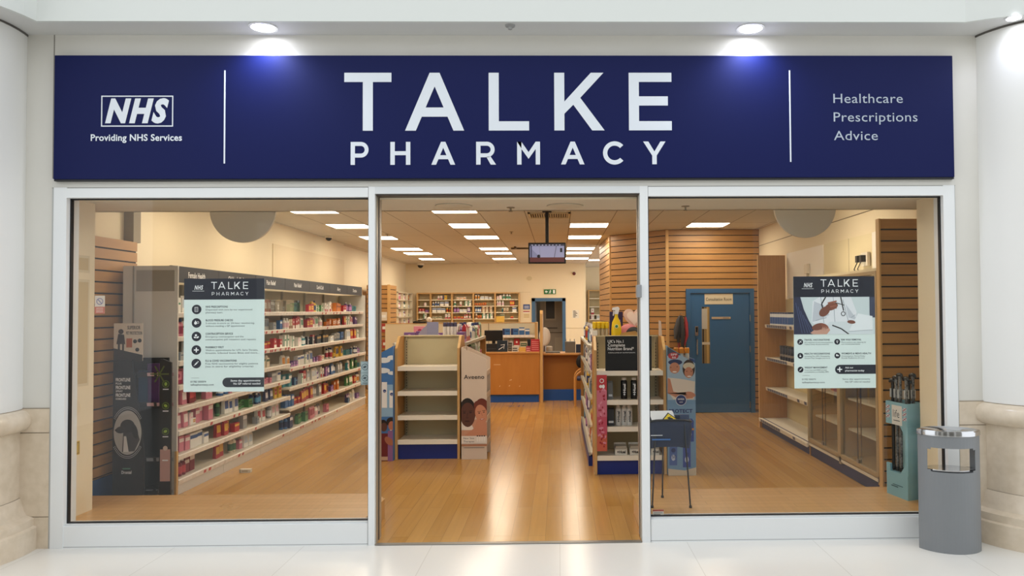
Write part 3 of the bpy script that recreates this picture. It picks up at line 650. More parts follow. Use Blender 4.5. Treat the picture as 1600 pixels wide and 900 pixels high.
pr.poly([(.26, pv0+.09), (.58, pv0+.095), (.58, pv0), (.20, pv0)], M('#d6dfe2', .6), 6); pr.poly([(.40, pv0+.02), (.47, pv0+.15), (.575, pv0+.13), (.575, pv0+.03)], M('#e6ecee', .6), 7); pr.line((.40, pv0+.02), (.575, pv0+.03), .003, FO, 8)
pr.poly([(.12, pv0+.01), (.17, pv0+.05), (.245, pv0+.062), (.265, pv0+.03), (.24, pv0+.0), (.14, pv0)], SK2, 8); pr.disc(.18, pv0+.055, .05, SK, 9, .024, rot=.25); pr.disc(.225, pv0+.06, .03, M('#8a503d', .7), 9, .014, rot=-.5)
for k in range(3): pr.line((.20+.014*k, pv0+.03), (.215+.014*k, pv0+.055), .006, M('#b0806c', .7), 10)
pr.line((.28, pv0+.065), (.345, pv0+.04), .009, M('#26292d', .5), 8); pr.line((.345, pv0+.04), (.40, pv0+.0), .009, M('#26292d', .5), 8)
pr.disc(.42, pv0+.088, .03, SK, 9, .013, rot=-.1); pr.rect(.555, pv0+.12, Wd, pv1, M('#3a4258', .6), 6); pr.clip = None
for i in range(3):
    v = pv0-.06-.1*i
    for j, (ic, h_, l1, l2) in enumerate(([('plane', 'TRAVEL VACCINATIONS', 'All required travel immunisations,', 'Yellow Fever & anti-malarials'), ('ear', 'EAR WAX REMOVAL', 'Micro-suction ear cleaning by', 'our trained pharmacist'),],
                                    [('hand', 'HEALTH VACCINATIONS', 'Including Flu, HPV, Pneumonia,', 'Chicken Pox, Shingles and more'), ('people', "WOMEN'S & MEN'S HEALTH", 'Contraception, Period Delay,', 'Erectile Dysfunction & more')],
                                    [('syringe', 'WEIGHT MANAGEMENT', 'From free and FREE private', 'consultations to healthy BMI')])[i]):
        u = .045+.27*j; icon(pr, u, v+.005, .021, ic); pr.text(h_, u+.03, v+.014, .012, TXD, 2, .0098*len(h_), off=.02); pr.text(l1, u+.03, v-.003, .009, TXD, 2, .0062*len(l1)); pr.text(l2, u+.03, v-.017, .009, TXD, 2, .0062*len(l2))
v = pv0-.26; pr.disc(.33, v+.005, .033, PNAVY, 2); pr.rect(.33, v-.028, Wd, v+.038, PNAVY, 3); pr.rect(.326, v-.013, .334, v+.023, INK, 4); pr.rect(.312, v+.001, .348, v+.009, INK, 5)
pr.text('Ask our', .37, v+.012, .012, INK, 4, .06, off=.02); pr.text('pharmacist today', .37, v-.010, .012, INK, 4, .14, off=.02)
pr.rect(.06, .092, .11, .0935, TXD, 2); pr.text('01782 505074', .055, .060, .011, TXD, 2, .10); pr.text('talkepharmacy.com', .055, .038, .011, TXD, 2, .165, off=.01)
pr.text('Same day appointments', .55, .060, .011, TXD, 2, .20, 'R'); pr.text('No GP referral needed', .55, .040, .011, TXD, 2, .18, 'R')
pr.mb.build('printed_artwork', t)
# small stickers
def card(px0, py0, px1, py1, Y, col, name, label, cat, fn=None, U=(1, 0, 0)):
    a = at(px0, py1, Y=Y); b_ = at(px1, py0, Y=Y); Wd, Hd = b_.x-a.x, b_.z-a.z
    m = MB(); m.box(a.x, b_.x, Y, Y+.0015, a.z, b_.z, M(col, .5)); pr = PR((a.x, Y-.0002, a.z), mb=m, step=.0004)
    if fn: fn(pr, Wd, Hd)
    return m.build(name, None, label, cat)
def dogs(pr, w_, h_):
    g = M('#4a555c', .5); pr.rect(w_*.04, h_*.53, w_*.96, h_*.97, M('#aebfc2', .5)); pr.rect(w_*.04, h_*.05, w_*.96, h_*.49, M('#aebfc2', .5))
    for v in (.76, .29):
        pr.ring(w_/2, h_*v, w_*.38, w_*.06, g, 2); pr.disc(w_*.48, h_*v, w_*.2, g, 2, w_*.12, rot=.4); 
    pr.line((w_*.25, h_*.4), (w_*.75, h_*.18), w_*.05, g, 3); pr.rect(w_*.2, h_*.065, w_*.8, h_*.09, g, 2)
card(563.5, 564.5, 577, 601.5, YF+.042, '#93a3a6', 'window_sticker', 'grey sticker with two round symbols, low on the left window beside the door post', 'sticker', dogs)
def smk(pr, w_, h_):
    pr.rect(0, 0, w_, h_*.38, M('#b3563a', .5)); pr.ring(w_/2, h_*.68, w_*.34, w_*.07, M('#6a5f86', .5), 2); pr.line((w_*.3, h_*.8), (w_*.7, h_*.56), w_*.08, M('#6a5f86', .5), 3)
    for k in range(3): pr.rect(w_*.15, h_*(.08+.1*k), w_*.85, h_*(.11+.1*k), M('#e0c7b5', .5), 2)
card(148, 462, 164, 490, YF+.042, '#c9b8a6', 'window_sticker', 'small orange and white no smoking sticker on the left window', 'sticker', smk)
def redlab(pr, w_, h_):
    pr.rect(0, h_*.7, w_, h_, M('#a8442e', .5)); pr.rect(w_*.1, h_*.42, w_*.9, h_*.54, M('#8a847c', .5), 2); pr.rect(w_*.1, h_*.16, w_*.7, h_*.28, M('#8a847c', .5), 2)
card(1020, 796, 1037, 806, YF+.042, '#ddd5c8', 'window_sticker', 'tiny red and white sticker in the bottom corner of the right window', 'sticker', redlab)
m = MB(); m.box(-3.5645, -3.562, 5.47, 5.58, .60, .70, M('#c8a63c', .5)); q = PR((-3.5618, 5.47, .60), (0, 1, 0), mb=m); q.frame(.008, .008, .102, .092, .006, M('#8a6f22', .5)); q.disc(.05, .045, .02, M('#5a4a1c', .5), 1); q.line((.05, .05), (.075, .08), .01, M('#5a4a1c', .5), 2)
m.build('warning_label', None, 'small yellow label with a dark symbol on the cream return wall', 'label')

# ---------------------------------------------------------------- litter bin
bx, by = at(1497, 866, Z=0).x, 5.02
bin_ = thing('litter_bin', 'grey oval litter bin with chrome lid standing before the right column', 'bin', (bx+.003, by+.03, 0), rz=math.radians(-12))
HW, HD = .198, .115      # half width, half depth of the lens-shaped plan
RR = (HW*HW+HD*HD)/(2*HD)
def lens(s=1, n=20, inset=0):
    hw, hd = HW-inset, HD-inset*.8; R = (hw*hw+hd*hd)/(2*hd); a = math.asin(hw/R); P = []
    for i in range(n+1): t_ = -a+2*a*i/n; P.append((R*math.sin(t_), -(R*math.cos(t_)-(R-hd))))
    for i in range(1, n): t_ = a-2*a*i/n; P.append((R*math.sin(t_), (R*math.cos(t_)-(R-hd))))
    return P
m = MB(); GB = M('#7e8184', .45); outer, inner = lens(), lens(inset=.004); n = len(outer); z = [0, .012, .552, .565, .58, .665, .68, .69, .785]
def hole(i, zk):
    u = outer[i % n][0]; u2 = outer[(i+1) % n][0]; c = (u+u2)/2
    lim = .150 if zk in (3, 4, 5) else .143 if zk in (2, 6) else 0
    return zk in (3, 4, 5) and abs(c) < .150 or (zk in (2, 6)) and abs(c) < .135
def ring_(P, zz): return [(a, b_, zz) for a, b_ in P]
zs = [0, .015, .540, .552, .64, .690, .702, .785]
vs = [v for zz in zs for v in ring_(outer, zz)]+[v for zz in zs for v in ring_(inner, zz)]
NO = len(zs)*n; fs = []
def hl(i, k):
    c = (outer[i % n][0]+outer[(i+1) % n][0])/2
    return (k in (3, 4) and abs(c) < .148) or (k in (2, 5) and abs(c) < .135)
for k in range(len(zs)-1):
    for i in range(n):
        j = (i+1) % n
        if hl(i, k): continue
        fs.append((k*n+i, k*n+j, (k+1)*n+j, (k+1)*n+i)); fs.append((NO+k*n+i, NO+(k+1)*n+i, NO+(k+1)*n+j, NO+k*n+j))
        for di, a_, b_ in ((-1, i, i), (1, j, j)):
            if hl((i+di) % n, k): fs.append((k*n+a_, (k+1)*n+a_, NO+(k+1)*n+a_, NO+k*n+a_))
        if k+1 < len(zs)-1 and hl(i, k+1): fs.append(((k+1)*n+i, (k+1)*n+j, NO+(k+1)*n+j, NO+(k+1)*n+i))
        if k > 0 and hl(i, k-1): fs.append((k*n+i, k*n+j, NO+k*n+j, NO+k*n+i))
m.add(vs, fs, GB, False); m.add(ring_(lens(inset=.005), .02), [tuple(range(n))], GB)
body = m.build('body', bin_, local=True)
m = MB(); P = lens(inset=.006); m.prism(P, 'xy', .46, .545, M('#26282b', .5)); m.prism(lens(inset=.02), 'xy', .545, .553, CHROME); m.build('ash_tray', bin_, 'chrome inner tray', local=True)
m = MB()
LO = lens(inset=-.006); LM = lens(inset=-.006); LI = lens(inset=.03)
def loft(rings, mat, smooth=True):
    vs = [v for r in rings for v in r]; fs = []
    for k in range(len(rings)-1):
        for i in range(n): j = (i+1) % n; fs.append((k*n+i, k*n+j, (k+1)*n+j, (k+1)*n+i))
    m.add(vs, fs, mat, smooth)
loft([ring_(lens(inset=.006), .782), ring_(LO, .782), ring_(LO, .805), ring_(lens(inset=-.002), .818), ring_(lens(inset=.012), .822), ring_(lens(inset=.035), .812), ring_(lens(inset=.085), .806)], CHROME)
m.add(ring_(lens(inset=.085), .806), [tuple(range(n))], CHROME); m.build('lid', bin_, 'polished chrome lid', local=True)
# ---------------------------------------------------------------- left wall shelving: seven bays
FX, BX = -3.45, -3.93          # front and back of the shelving
Y0, BAY = 6.76, .925
heads = ['Female Health', "Children's Medicine", 'Pain Relief', 'Pain Relief', 'Cough & Cold', 'Allergy', 'Digestive']
where = ['Female Health header', "Children's Medicine header", 'nearer Pain Relief header', 'farther Pain Relief header', 'Cough & Cold header', 'Allergy header', 'Digestive header']
low = [1.64, 1.42, 1.20, .98, .78, .57, .35, .13]; high = [1.64, 1.42, 1.18, .92, .67, .41, .13]
LEVELS = [low, low, low, high, high, high, high]
TICK = M('#ebe5dd', .5); TICKR = M('#c55a5e', .5); TICKW = M('#f1eee8', .5)
def shelf_mb(x0, x1, y0, y1, z, rnd, red=0.0, front='x', tick=True):
    """white metal shelf with a tilted price strip along its front edge (front towards +x at x1)"""
    m = MB(); m.box(x0, x1, y0, y1, z-.022, z, SHELFW)
    m.prism([(x1, z-.034), (x1+.014, z-.040), (x1+.022, z+.002), (x1+.006, z+.006), (x1, z)], 'xz', y0, y1, TICK)
    if tick:
        y = y0+.02
        U = Vector((0, 1, 0)); V = Vector((.008, 0, .042)).normalized()
        pr = PR((x1+.0142, 0, z-.040), U, V, mb=m, step=.0008)
        while y < y1-.06:
            wd = rnd.choice((.04, .05, .05)); c = TICKR if rnd.random() < red else TICKW
            if rnd.random() < .8: pr.rect(y, .006, y+wd, .036, c, 1)
            y += wd+rnd.choice((.012, .03, .05))
    return m
for k in range(7):
    y0, y1 = Y0+BAY*k, Y0+BAY*(k+1); rnd = random.Random(40+k)
    t = thing('shelving_bay', 'grey metal shelving bay under the %s, against the left wall' % where[k], 'shelving', ((FX+BX)/2, (y0+y1)/2, 0), group='shelving bays along the left wall')
    m = MB(); m.box(BX, BX+.02, y0+.001, y1-.001, .0, 1.93, SHELFBK); m.build('back_panel', t)
    m = MB(); m.box(BX+.021, BX+.05, y0+.004, y0+.024, 0, 1.93, M('#b9b2a2', .5)); m.build('upright', t)
    m = MB(); m.box(FX-.01, FX+.006, y0+.002, y1-.002, 0, .10, GREYBODY); m.box(BX+.021, FX-.01, y0+.002, y1-.002, 0, .02, GREYBODY); m.build('kick_plate', t)
    m = MB(); m.box(FX-.08, FX-.055, y0+.003, y1-.003, 1.925, 2.075, CHAR); m.box(BX, FX-.08, y0+.002, y1-.002, 2.05, 2.07, GREYBODY); h = m.build('header_panel', t)
    pr = PR((FX-.0545, (y0+y1)/2, 1.975), (0, 1, 0)); pr.text(heads[k], 0, 0, .052, INK, 1, .032*len(heads[k])*.8, 'C', off=.02); pr.mb.build('lettering', h)
    for i, z in enumerate(LEVELS[k]):
        x1 = FX if i > 1 else FX-.05
        shelf_mb(BX+.02, x1, y0+.003, y1-.003, z, rnd, .75 if (k == 2 and i in (1, 2)) else .12).build('shelf', t)
    if k == 0:
        m = MB(); m.box(BX, FX+.01, y0-.022, y0-.004, 0, 2.07, GREYBODY); m.box(BX, FX+.012, y0-.028, y0-.004, 0, .40, M('#b5b2aa', .4)); m.box(FX-.005, FX+.014, y0-.03, y0, 0, .40, OAKL)
        m.box(BX+.09, BX+.1, y0-.03, y0-.02, .4, 2.07, M('#8e8a80', .5)); m.box(BX+.12, FX-.02, y0-.026, y0-.021, 1.84, 2.03, M('#9c988e', .5)); m.build('end_panel', t)
    if k == 6:
        m = MB(); m.box(BX, FX-.0, y1, y1+.018, 0, 1.93, GREYBODY); m.build('end_panel', t)

# products: every kind is modelled once per size and colour, then copied
def carton(w_, h_, d, c, band, style):
    m = MB(); m.box(-w_/2, w_/2, -d/2, d/2, 0, h_, M(c, .45)); pr = PR((-w_/2, -d/2, 0), mb=m); bm_ = M(band, .45)
    if style == 0: pr.rect(0, h_*.62, w_, h_*.86, bm_)
    elif style == 1: pr.rect(0, 0, w_*.3, h_, bm_); pr.rect(w_*.4, h_*.55, w_*.9, h_*.68, bm_)
    elif style == 2: pr.rect(w_*.08, h_*.3, w_*.92, h_*.78, bm_); pr.rect(w_*.18, h_*.5, w_*.8, h_*.58, M(c, .45), 2)
    else: pr.rect(0, 0, w_, h_*.32, bm_); pr.disc(w_*.5, h_*.65, min(w_, h_)*.18, bm_)
    return m
def bottle(r, h_, c, cap, lab):
    m = MB(); m.lathe(0, 0, [(r*.92, 0), (r, .006), (r, h_*.66), (r*.8, h_*.76), (r*.42, h_*.82), (r*.42, h_*.84)], M(c, .3), 14); m.lathe(0, 0, [(r*1.015, h_*.15), (r*1.015, h_*.58)], M(lab, .5), 14, cap=False)
    m.lathe(0, 0, [(r*.5, h_*.83), (r*.52, h_*.84), (r*.5, h_), (r*.44, h_)], M(cap, .35), 12); return m
def packet(w_, h_, c, band):
    m = MB(); m.prism([(-.018, 0), (.018, 0), (.014, h_*.85), (.002, h_), (-.002, h_), (-.014, h_*.85)], 'yz', -w_/2, w_/2, M(c, .35)); m.prism([(-.0185, h_*.3), (-.0150, h_*.8), (-.0145, h_*.8), (-.018, h_*.3)], 'yz', -w_*.4, w_*.4, M(band, .35)); return m
PAL = {'white': ('#e8e5de', ('#e0b8c0', '#b8c4d0', '#b23a48', '#3a5f9a', '#4a8a6a', '#d08a2a', '#7a4a8a', '#5aa0b4')), 'red': ('#b02a30', ('#e8e0d8', '#e0b040')), 'dark red': ('#7a1c2c', ('#d8c8c0', '#c04a50')), 'pink': ('#cf7f90', ('#f0e4e0', '#9a2a50')),
       'navy': ('#26335e', ('#e0e0e4', '#5a9ac0')), 'blue': ('#3a6aa4', ('#e8ecf0', '#1c2c5a')), 'teal': ('#3f8a94', ('#e8ecea', '#1c4a50')), 'green': ('#4f8550', ('#eef0e0', '#2a4a2c')), 'yellow': ('#d9b032', ('#b03028', '#2c3a6a')),
       'orange': ('#cc7630', ('#f0e8dc', '#7a2c1c')), 'black': ('#23252a', ('#c8c8ca', '#b08a4a')), 'purple': ('#6d4c86', ('#ece4f0', '#c08ac0')), 'grey': ('#9a9a98', ('#e4e4e4', '#4a5a6a')), 'cream': ('#d8c9ae', ('#8a5a3a', '#4a6a4a'))}
STOCK = {}
def stock(kind, c, v):
    k = (kind, c, v)
    if k not in STOCK:
        rn_ = random.Random(hash_(kind+c)+v); body, bands = PAL[c]; band = bands[v % len(bands)]
        if 'carton' in kind: mb = carton(*[(.062, .092, .04), (.085, .075, .045), (.052, .115, .04), (.10, .11, .05), (.078, .135, .05), (.068, .06, .04)][v % 6], body, band, (v+len(c)) % 4); w_ = [.062, .085, .052, .10, .078, .068][v % 6]
        elif 'bottle' in kind: r = (.022, .028, .025)[v % 3]; mb = bottle(r, (.115, .13, .16)[v % 3], body, ('#f0f0ee', '#d8d8d8', '#2a3a6a')[v % 3], band); w_ = 2*r
        else: w_ = (.08, .095)[v % 2]; mb = packet(w_, (.13, .15)[v % 2], body, band)
        me = mb.build('stock', local=True); d = me.data; bpy.data.objects.remove(me); d.name = kind; STOCK[k] = (d, w_)
    return STOCK[k]
def hash_(s): return sum(ord(ch)*(i+7) for i, ch in enumerate(s)) % 1000
PROTO = {}
def place(kind, me, loc, rz, label, cat, group, sc=1):
    if kind not in PROTO: PROTO[kind] = bpy.data.objects.new(kind, me)
    o = PROTO[kind].copy(); o.data = me; COL.objects.link(o); o.location = loc; o.rotation_euler = (0, 0, rz); o.scale = (sc, sc, sc)
    return setp(o, label, cat, group)
def row(p0, p1, rz, cols, where_, rnd, kinds=('medicine_carton',), group='', cats=None, sc=(.9, 1.15), gap=(.004, .02), skip=.08, maxh=None, depthv=None, blocks=True, word3='from the near end'):
    """a row of products standing from p0 to p1; each is an object of its own"""
    p0, p1 = Vector(p0), Vector(p1); d = (p1-p0); L_ = d.length; d = d/L_; s = .02; n_ = 0; cur = None; left = 0
    while True:
        if cur is None or left <= 0:
            kind = rnd.choice(kinds); c = rnd.choice(cols); v = rnd.randrange(6); left = rnd.choice((1, 2, 2, 3, 3)) if blocks else 1; cur = 1
            if rnd.random() < skip: s += rnd.uniform(.06, .16)
        me, w_ = stock(kind, c, v); f = rnd.uniform(*sc)
        if maxh:
            hh = max(vv.co.z for vv in me.vertices); f = min(f, maxh/hh)
        if s+w_*f > L_-.015: break
        noun = {'medicine_carton': 'carton', 'medicine_bottle': 'bottle', 'medicine_packet': 'packet', 'dispensary_carton': 'medicine box', 'dispensary_bottle': 'medicine bottle'}.get(kind, kind.split('_')[-1])
        p = p0+d*(s+w_*f/2)+Vector((0, 0, .0012))
        if depthv: p = p+depthv*rnd.uniform(0, 1)
        place(kind, me, p, rz+rnd.uniform(-.05, .05), '%s %s, %s %s %s' % (c, noun, ORD[min(n_, 39)], word3, where_), noun.split()[-1], group, f)
        n_ += 1; left -= 1; s += w_*f+rnd.uniform(*gap)
bay_cols = [['dark red', 'white', 'pink', 'white', 'navy', 'grey'], ['white', 'cream', 'white', 'red', 'pink', 'green', 'blue'], ['white', 'grey', 'pink', 'white', 'red', 'white', 'cream'],
            ['white', 'teal', 'blue', 'navy', 'red', 'cream', 'green'], ['black', 'red', 'white', 'white', 'pink', 'purple', 'grey'], ['white', 'yellow', 'orange', 'blue', 'grey', 'purple'], ['teal', 'red', 'white', 'navy', 'green', 'purple']]
special = {(3, 5): ['red', 'red', 'blue', 'dark red'], (2, 6): ['white', 'grey'], (2, 5): ['yellow', 'navy', 'cream'], (0, 4): ['dark red', 'dark red', 'pink'], (0, 7): ['dark red', 'pink', 'black'], (3, 0): ['white', 'grey', 'green', 'navy'], (4, 0): ['red', 'orange', 'green', 'yellow'],
           (5, 0): ['yellow', 'red', 'orange', 'white'], (4, 2): ['red', 'black', 'black'], (3, 2): ['teal', 'blue', 'white'], (1, 5): ['cream', 'white', 'orange', 'green'], (1, 6): ['white', 'pink', 'red', 'grey', 'green'], (3, 3): ['dark red', 'white', 'black', 'purple']}
down = ['top', 'second', 'third', 'fourth', 'fifth', 'sixth', 'seventh', 'lowest']
for k in range(7):
    L_ = LEVELS[k]
    for i, z in enumerate(L_):
        rnd = random.Random(900+k*13+i)
        if k in (0, 1) and i < 3 and k == 0: pass
        x = (FX-.05 if i <= 1 else FX)-.075
        end = Y0+BAY*(k+1)-.02; y_a = Y0+BAY*k+.03
        if i == len(L_)-1 and k == 0: end -= .25
        if i >= 6 and k == 0: end -= .1
        if i == len(L_)-1 and k in (2, 5): continue
        if (k, i) in ((2, 3),): end -= .3
        lvl = 'lowest shelf' if i == len(L_)-1 else '%s shelf%s' % (down[i], '' if i == 0 else ' down')
        row((x, y_a, z), (x, end, z), PI/2, special.get((k, i), bay_cols[k]), 'of the %s, %s' % (lvl, where[k]), rnd,
            kinds=('medicine_carton', 'medicine_carton', 'medicine_carton', 'medicine_packet', 'medicine_carton', 'medicine_packet', 'medicine_bottle') if i < 6 else ('medicine_carton', 'medicine_carton', 'medicine_packet', 'medicine_bottle'), group='products on the left wall shelving', maxh=.165,
            sc=(.95, 1.3), depthv=Vector((-.06, 0, 0)), skip=.07 if i < 6 else .3, word3='along')
# clear acrylic trays on the top shelf
for j, (ya, yb_) in enumerate(((8.66, 9.05), (9.08, 9.49), (9.58, 10.1))):
    z = 1.641; xx = FX-.06; m = MB(); m.box(xx-.28, xx-.277, ya, yb_, z, z+.15, ACRYL); m.box(xx-.003, xx, ya, yb_, z+.0, z+.16, ACRYL); m.box(xx-.28, xx, ya, ya+.003, z, z+.15, ACRYL); m.box(xx-.28, xx, yb_-.003, yb_, z, z+.15, ACRYL)
    m.build('acrylic_tray', None, 'clear acrylic tray round boxes on the top shelf, %s of the three from the entrance' % ORD[j], 'tray')
# small white box lying on the floor
p = at(384, 738, Z=0); m = MB(); m.box(p.x-.055, p.x+.055, p.y-.025, p.y+.025, 0, .035, M('#d9d0bc', .5)); m.box(p.x-.056, p.x-.04, p.y-.026, p.y+.026, -.0, .036, M('#b9ac90', .5)); m.box(p.x-.03, p.x+.03, p.y-.0255, p.y-.025, .01, .024, M('#b5a88c', .5)); m.build('door_stop', None, 'small cream block lying on the wooden floor before the left shelving', 'block', bevel=.003)

# ---------------------------------------------------------------- black pet care display stand behind the left window
def xz(px, py, Y): p = at(px, py, Y=Y); return p.x, p.z
YD = 6.46; D0 = at(176, 770, Y=YD); D1 = at(265, 770, Y=YD+.02)
BK = M('#14161a', .4); BK2 = M('#1d2026', .4)
t = thing('pet_display_stand', 'tall black cardboard pet treatment display with a dog picture, behind the left window', 'display stand', ((D0.x+D1.x)/2, 6.62, 0))
za = xz(176, 562, YD)[1]; zb2 = xz(176, 770, YD)[1]
tl = xz(177, 563, YD); tr = xz(206, 563, YD); br = xz(224, 700, YD); bl = xz(178, 772, YD); br2 = xz(224, 772, YD)
m = MB(); side = [(tl[0], 0), (br2[0], 0), (br2[0], br[1]-.02), (tr[0], tl[1]), (tl[0], tl[1])]; m.prism(side, 'xz', YD, YD+.02, BK)
s1 = m.build('side_panel', t)
pr = PR((tl[0], YD-.0004, 0)); WHT = M('#e4e6e9', .5)
def U_(px, py): q = xz(px, py, YD); return q[0]-tl[0], q[1]
for i, (tx, y) in enumerate((('FRONTLINE', 596), ('FRONTLINE', 608), ('FRONTLINE', 620))):
    u, v = U_(181, y); pr.text(tx, u, v, .028, WHT, 2, .125, off=.03); pr.text(('PLUS', 'SPRAY', 'HOMEGARD')[i], u, v-.026, .016, WHT, 2, (.05, .06, .09)[i], off=.02)
cu, cv = U_(199.5, 676); R_ = .138
def clipd(cx, cy, r, m_, l, ry=None): pr.disc(cx, cy, r, m_, l, ry)
pr.disc(cu, cv, .118, M('#b0aeaa', .6), 2, .19, n=36)
for j in range(2):
    for i in range(26):
        for sgn in (1, -1):
            a = math.radians(35+110*i/25); pr.disc(cu+(.128+.012*j)*math.cos(a), cv+sgn*(.205+.014*j)*math.sin(a), .0032, WHT, 3, n=6)
pr.poly([(cu-.045, cv-.165), (cu-.035, cv+.03), (cu+.075, cv+.03), (cu+.105, cv-.06), (cu+.06, cv-.16)], M('#3d3b3b', .6), 3)
pr.disc(cu+.0, cv+.055, .062, M('#2b2929', .6), 4, .058); pr.disc(cu-.055, cv+.025, .046, M('#353232', .6), 5, .030, rot=.15); pr.disc(cu+.062, cv+.012, .026, M('#1d1b1b', .6), 6, .066, rot=.25); pr.poly([(cu-.035, cv-.165), (cu-.03, cv-.03), (cu-.01, cv-.03), (cu+.012, cv-.165)], M('#d9d6d2', .6), 5)
pr.disc(cu-.096, cv+.022, .011, M('#0f0f10', .4), 6, .009); pr.disc(cu-.02, cv+.062, .006, M('#0f0f10', .4), 7); pr.line((cu-.09, cv+.005), (cu-.04, cv+.002), .003, M('#0f0f10', .4), 6)
u, v = U_(190, 734); pr.rect(u+.008, v+.004, u+.075, v+.014, M('#5a8a72', .5), 2); pr.text('Drontal', u, v-.035, .026, WHT, 2, .085, off=.02)
pr.mb.build('printed_artwork', s1)
# topper card
a = xz(175, 561, YD); b_ = xz(221, 505, YD); m = MB(); m.box(a[0], b_[0], YD+.022, YD+.028, a[1]-.02, b_[1], M('#d3c7b8', .5)); h = m.build('topper_card', t)
pr = PR((a[0], YD+.0215, a[1]-.02)); w_, h2 = b_[0]-a[0], b_[1]-a[1]+.02
pr.poly([(0, 0), (w_, 0), (w_, h2*.16), (0, h2*.34)], M('#2a2522', .6), 1)
pr.disc(w_*.25, h2*.78, .022, M('#2e211c', .6), 2); pr.poly([(w_*.10, h2*.45), (w_*.16, h2*.72), (w_*.36, h2*.7), (w_*.4, h2*.45)], M('#2e211c', .6), 3); pr.rect(w_*.15, h2*.1, w_*.22, h2*.5, M('#2e211c', .6), 2); pr.rect(w_*.3, h2*.1, w_*.36, h2*.5, M('#2e211c', .6), 3)
pr.rect(w_*.44, h2*.36, w_*.64, h2*.6, M('#b0603a', .6), 2); pr.text('SUPERIOR', w_*.47, h2*.84, h2*.09, BK2, 2, w_*.45, off=.02); pr.text('PET PROTECTION', w_*.43, h2*.70, h2*.08, BK2, 2, w_*.55, off=.02)
for (u, v) in ((.74, .52), (.90, .54), (.82, .30)): pr.disc(w_*u, h2*v, .017, BK2, 3)
pr.mb.build('printed_artwork', h)
# back, right side panel, shelves with price rails
Yb = YD+.24; a = xz(224, 560, YD); rp = xz(256, 562, YD+.04); re = xz(266, 772, YD+.04)
reb = at(262, 770, Y=Yb).x
m = MB(); m.box(tl[0], reb, Yb, Yb+.015, 0, za-.0, BK); m.box(tl[0]+.02, reb, YD+.061, Yb, 0, .10, BK); m.build('back_panel', t)
m = MB(); m.prism([(rp[0]-.035, 0), (re[0], 0), (re[0], za-.03), (rp[0]-.01, za), (rp[0]-.035, za)], 'xz', YD+.04, YD+.06, BK2); s2 = m.build('side_panel', t)
pr = PR((rp[0]-.035, YD+.0395, 0)); wr = re[0]-rp[0]+.035
for i, py in enumerate((600, 634, 674)):
    v = xz(260, py, YD+.04)[1]; pr.ring(wr*.55, v, .03, .004, M('#6d8a3a', .5), 2); pr.disc(wr*.55, v, .024, M('#2b3a1c', .5), 2); pr.disc(wr*.55, v, .012, M('#93b04a', .5), 3, .016, rot=i); pr.rect(wr*.3, v-.05, wr*.8, v-.042, WHT, 2)
v0 = xz(260, 752, YD+.04)[1]; v1 = xz(260, 702, YD+.04)[1]; pr.rect(wr*.1, v0, wr*.98, v1, M('#b78f86', .6), 2); pr.rect(wr*.3, v1-.1, wr*.8, v1-.09, WHT, 3); pr.disc(wr*.55, v1+.01, .02, M('#c9b8ac', .6), 3)
for i in range(6): a_ = i*PI/3; pr.line((wr*.0, za-.13), (wr*.0+.08*math.cos(a_), za-.13+.08*math.sin(a_)), .012, M('#53602f', .5), 3)
pr.mb.build('printed_artwork', s2)
for i, (pxa, ya, pxb, yb3) in enumerate(((208, 584, 232, 576), (214, 632, 243, 621), (226, 722, 252, 702), (230, 770, 256, 752))):
    q = xz(pxb, (ya+yb3)/2, YD+.12); m = MB(); zz = q[1]
    m.box(tl[0]+.02, reb-.01, YD+.09, Yb, zz-.05, zz-.035, BK); m.prism([(YD+.09, zz-.05), (YD+.085, zz-.05), (YD+.075, zz-.005), (YD+.08, zz-.005)], 'yz', tr[0], reb-.01, M('#2a2d33', .4))
    q2 = PR((a[0]-.02, YD+.0838, zz-.046), (1, 0, 0), (0, -.2, 1), mb=m)
    for j in range(3): q2.rect(.01+.085*j, .006, .07+.085*j, .036, M('#c9a3a6' if i < 2 else '#8d9094', .5), 1)
    m.build('shelf', t)
for i, (px_, z_, cc, wd, hh, lab) in enumerate(((229, 575, '#6f2b6e', .07, .03, 'flat magenta packet'), (231, 628, '#24405e', .085, .30, 'tall blue carton'), (246, 628, '#4a1f5e', .10, .36, 'tall purple carton'))):
    q = xz(px_, 628, YD+.2); zz = xz(243, 626.5, YD+.12)[1]-.034 if i else xz(232, 580, YD+.12)[1]-.034
    m = MB(); m.box(q[0]-wd/2, q[0]+wd/2, YD+.125, YD+.20+.01*i, zz+.001, zz+hh, M(cc, .4)); pr = PR((q[0]-wd/2, YD+.1395, zz), mb=m); pr.rect(wd*.1, hh*.6, wd*.9, hh*.7, WHT); m.build('pet_product', None, '%s standing in the black pet display stand' % lab, 'carton')

# ---------------------------------------------------------------- blue walking stick stand behind the right window
ps = at(1419, 783, Z=.15); pl = at(1386, 770, Z=.15); prr = at(1449, 781.5, Z=.15)
rz = 0
SB = M('#86b4c0', .5); SBD = M('#4a7f92', .5)
t = thing('walking_stick_stand', 'pale blue cardboard stand full of walking sticks behind the right window', 'display stand', (ps.x, ps.y, .15))
A, Bc, Cc = Vector((pl.x, pl.y, 0)), Vector((ps.x, ps.y, 0)), Vector((prr.x, max(prr.y, 5.80), 0)); Dc = A+(Cc-Bc)
u1 = (Bc-A).normalized(); Wf = (Bc-A).length
zt2 = at(1419, 690, Y=ps.y).z; zt1 = at(1386, 660, Y=pl.y).z
ztop = at(1400, 660, Y=5.95).z; zb1 = at(1419, 690, Y=ps.y).z-.15
pts = [tuple(q.xy) for q in (A, Bc, Cc, Dc)]
m = MB(); m.prism(pts, 'xy', .15, .34, SB); m.build('base_box', t)
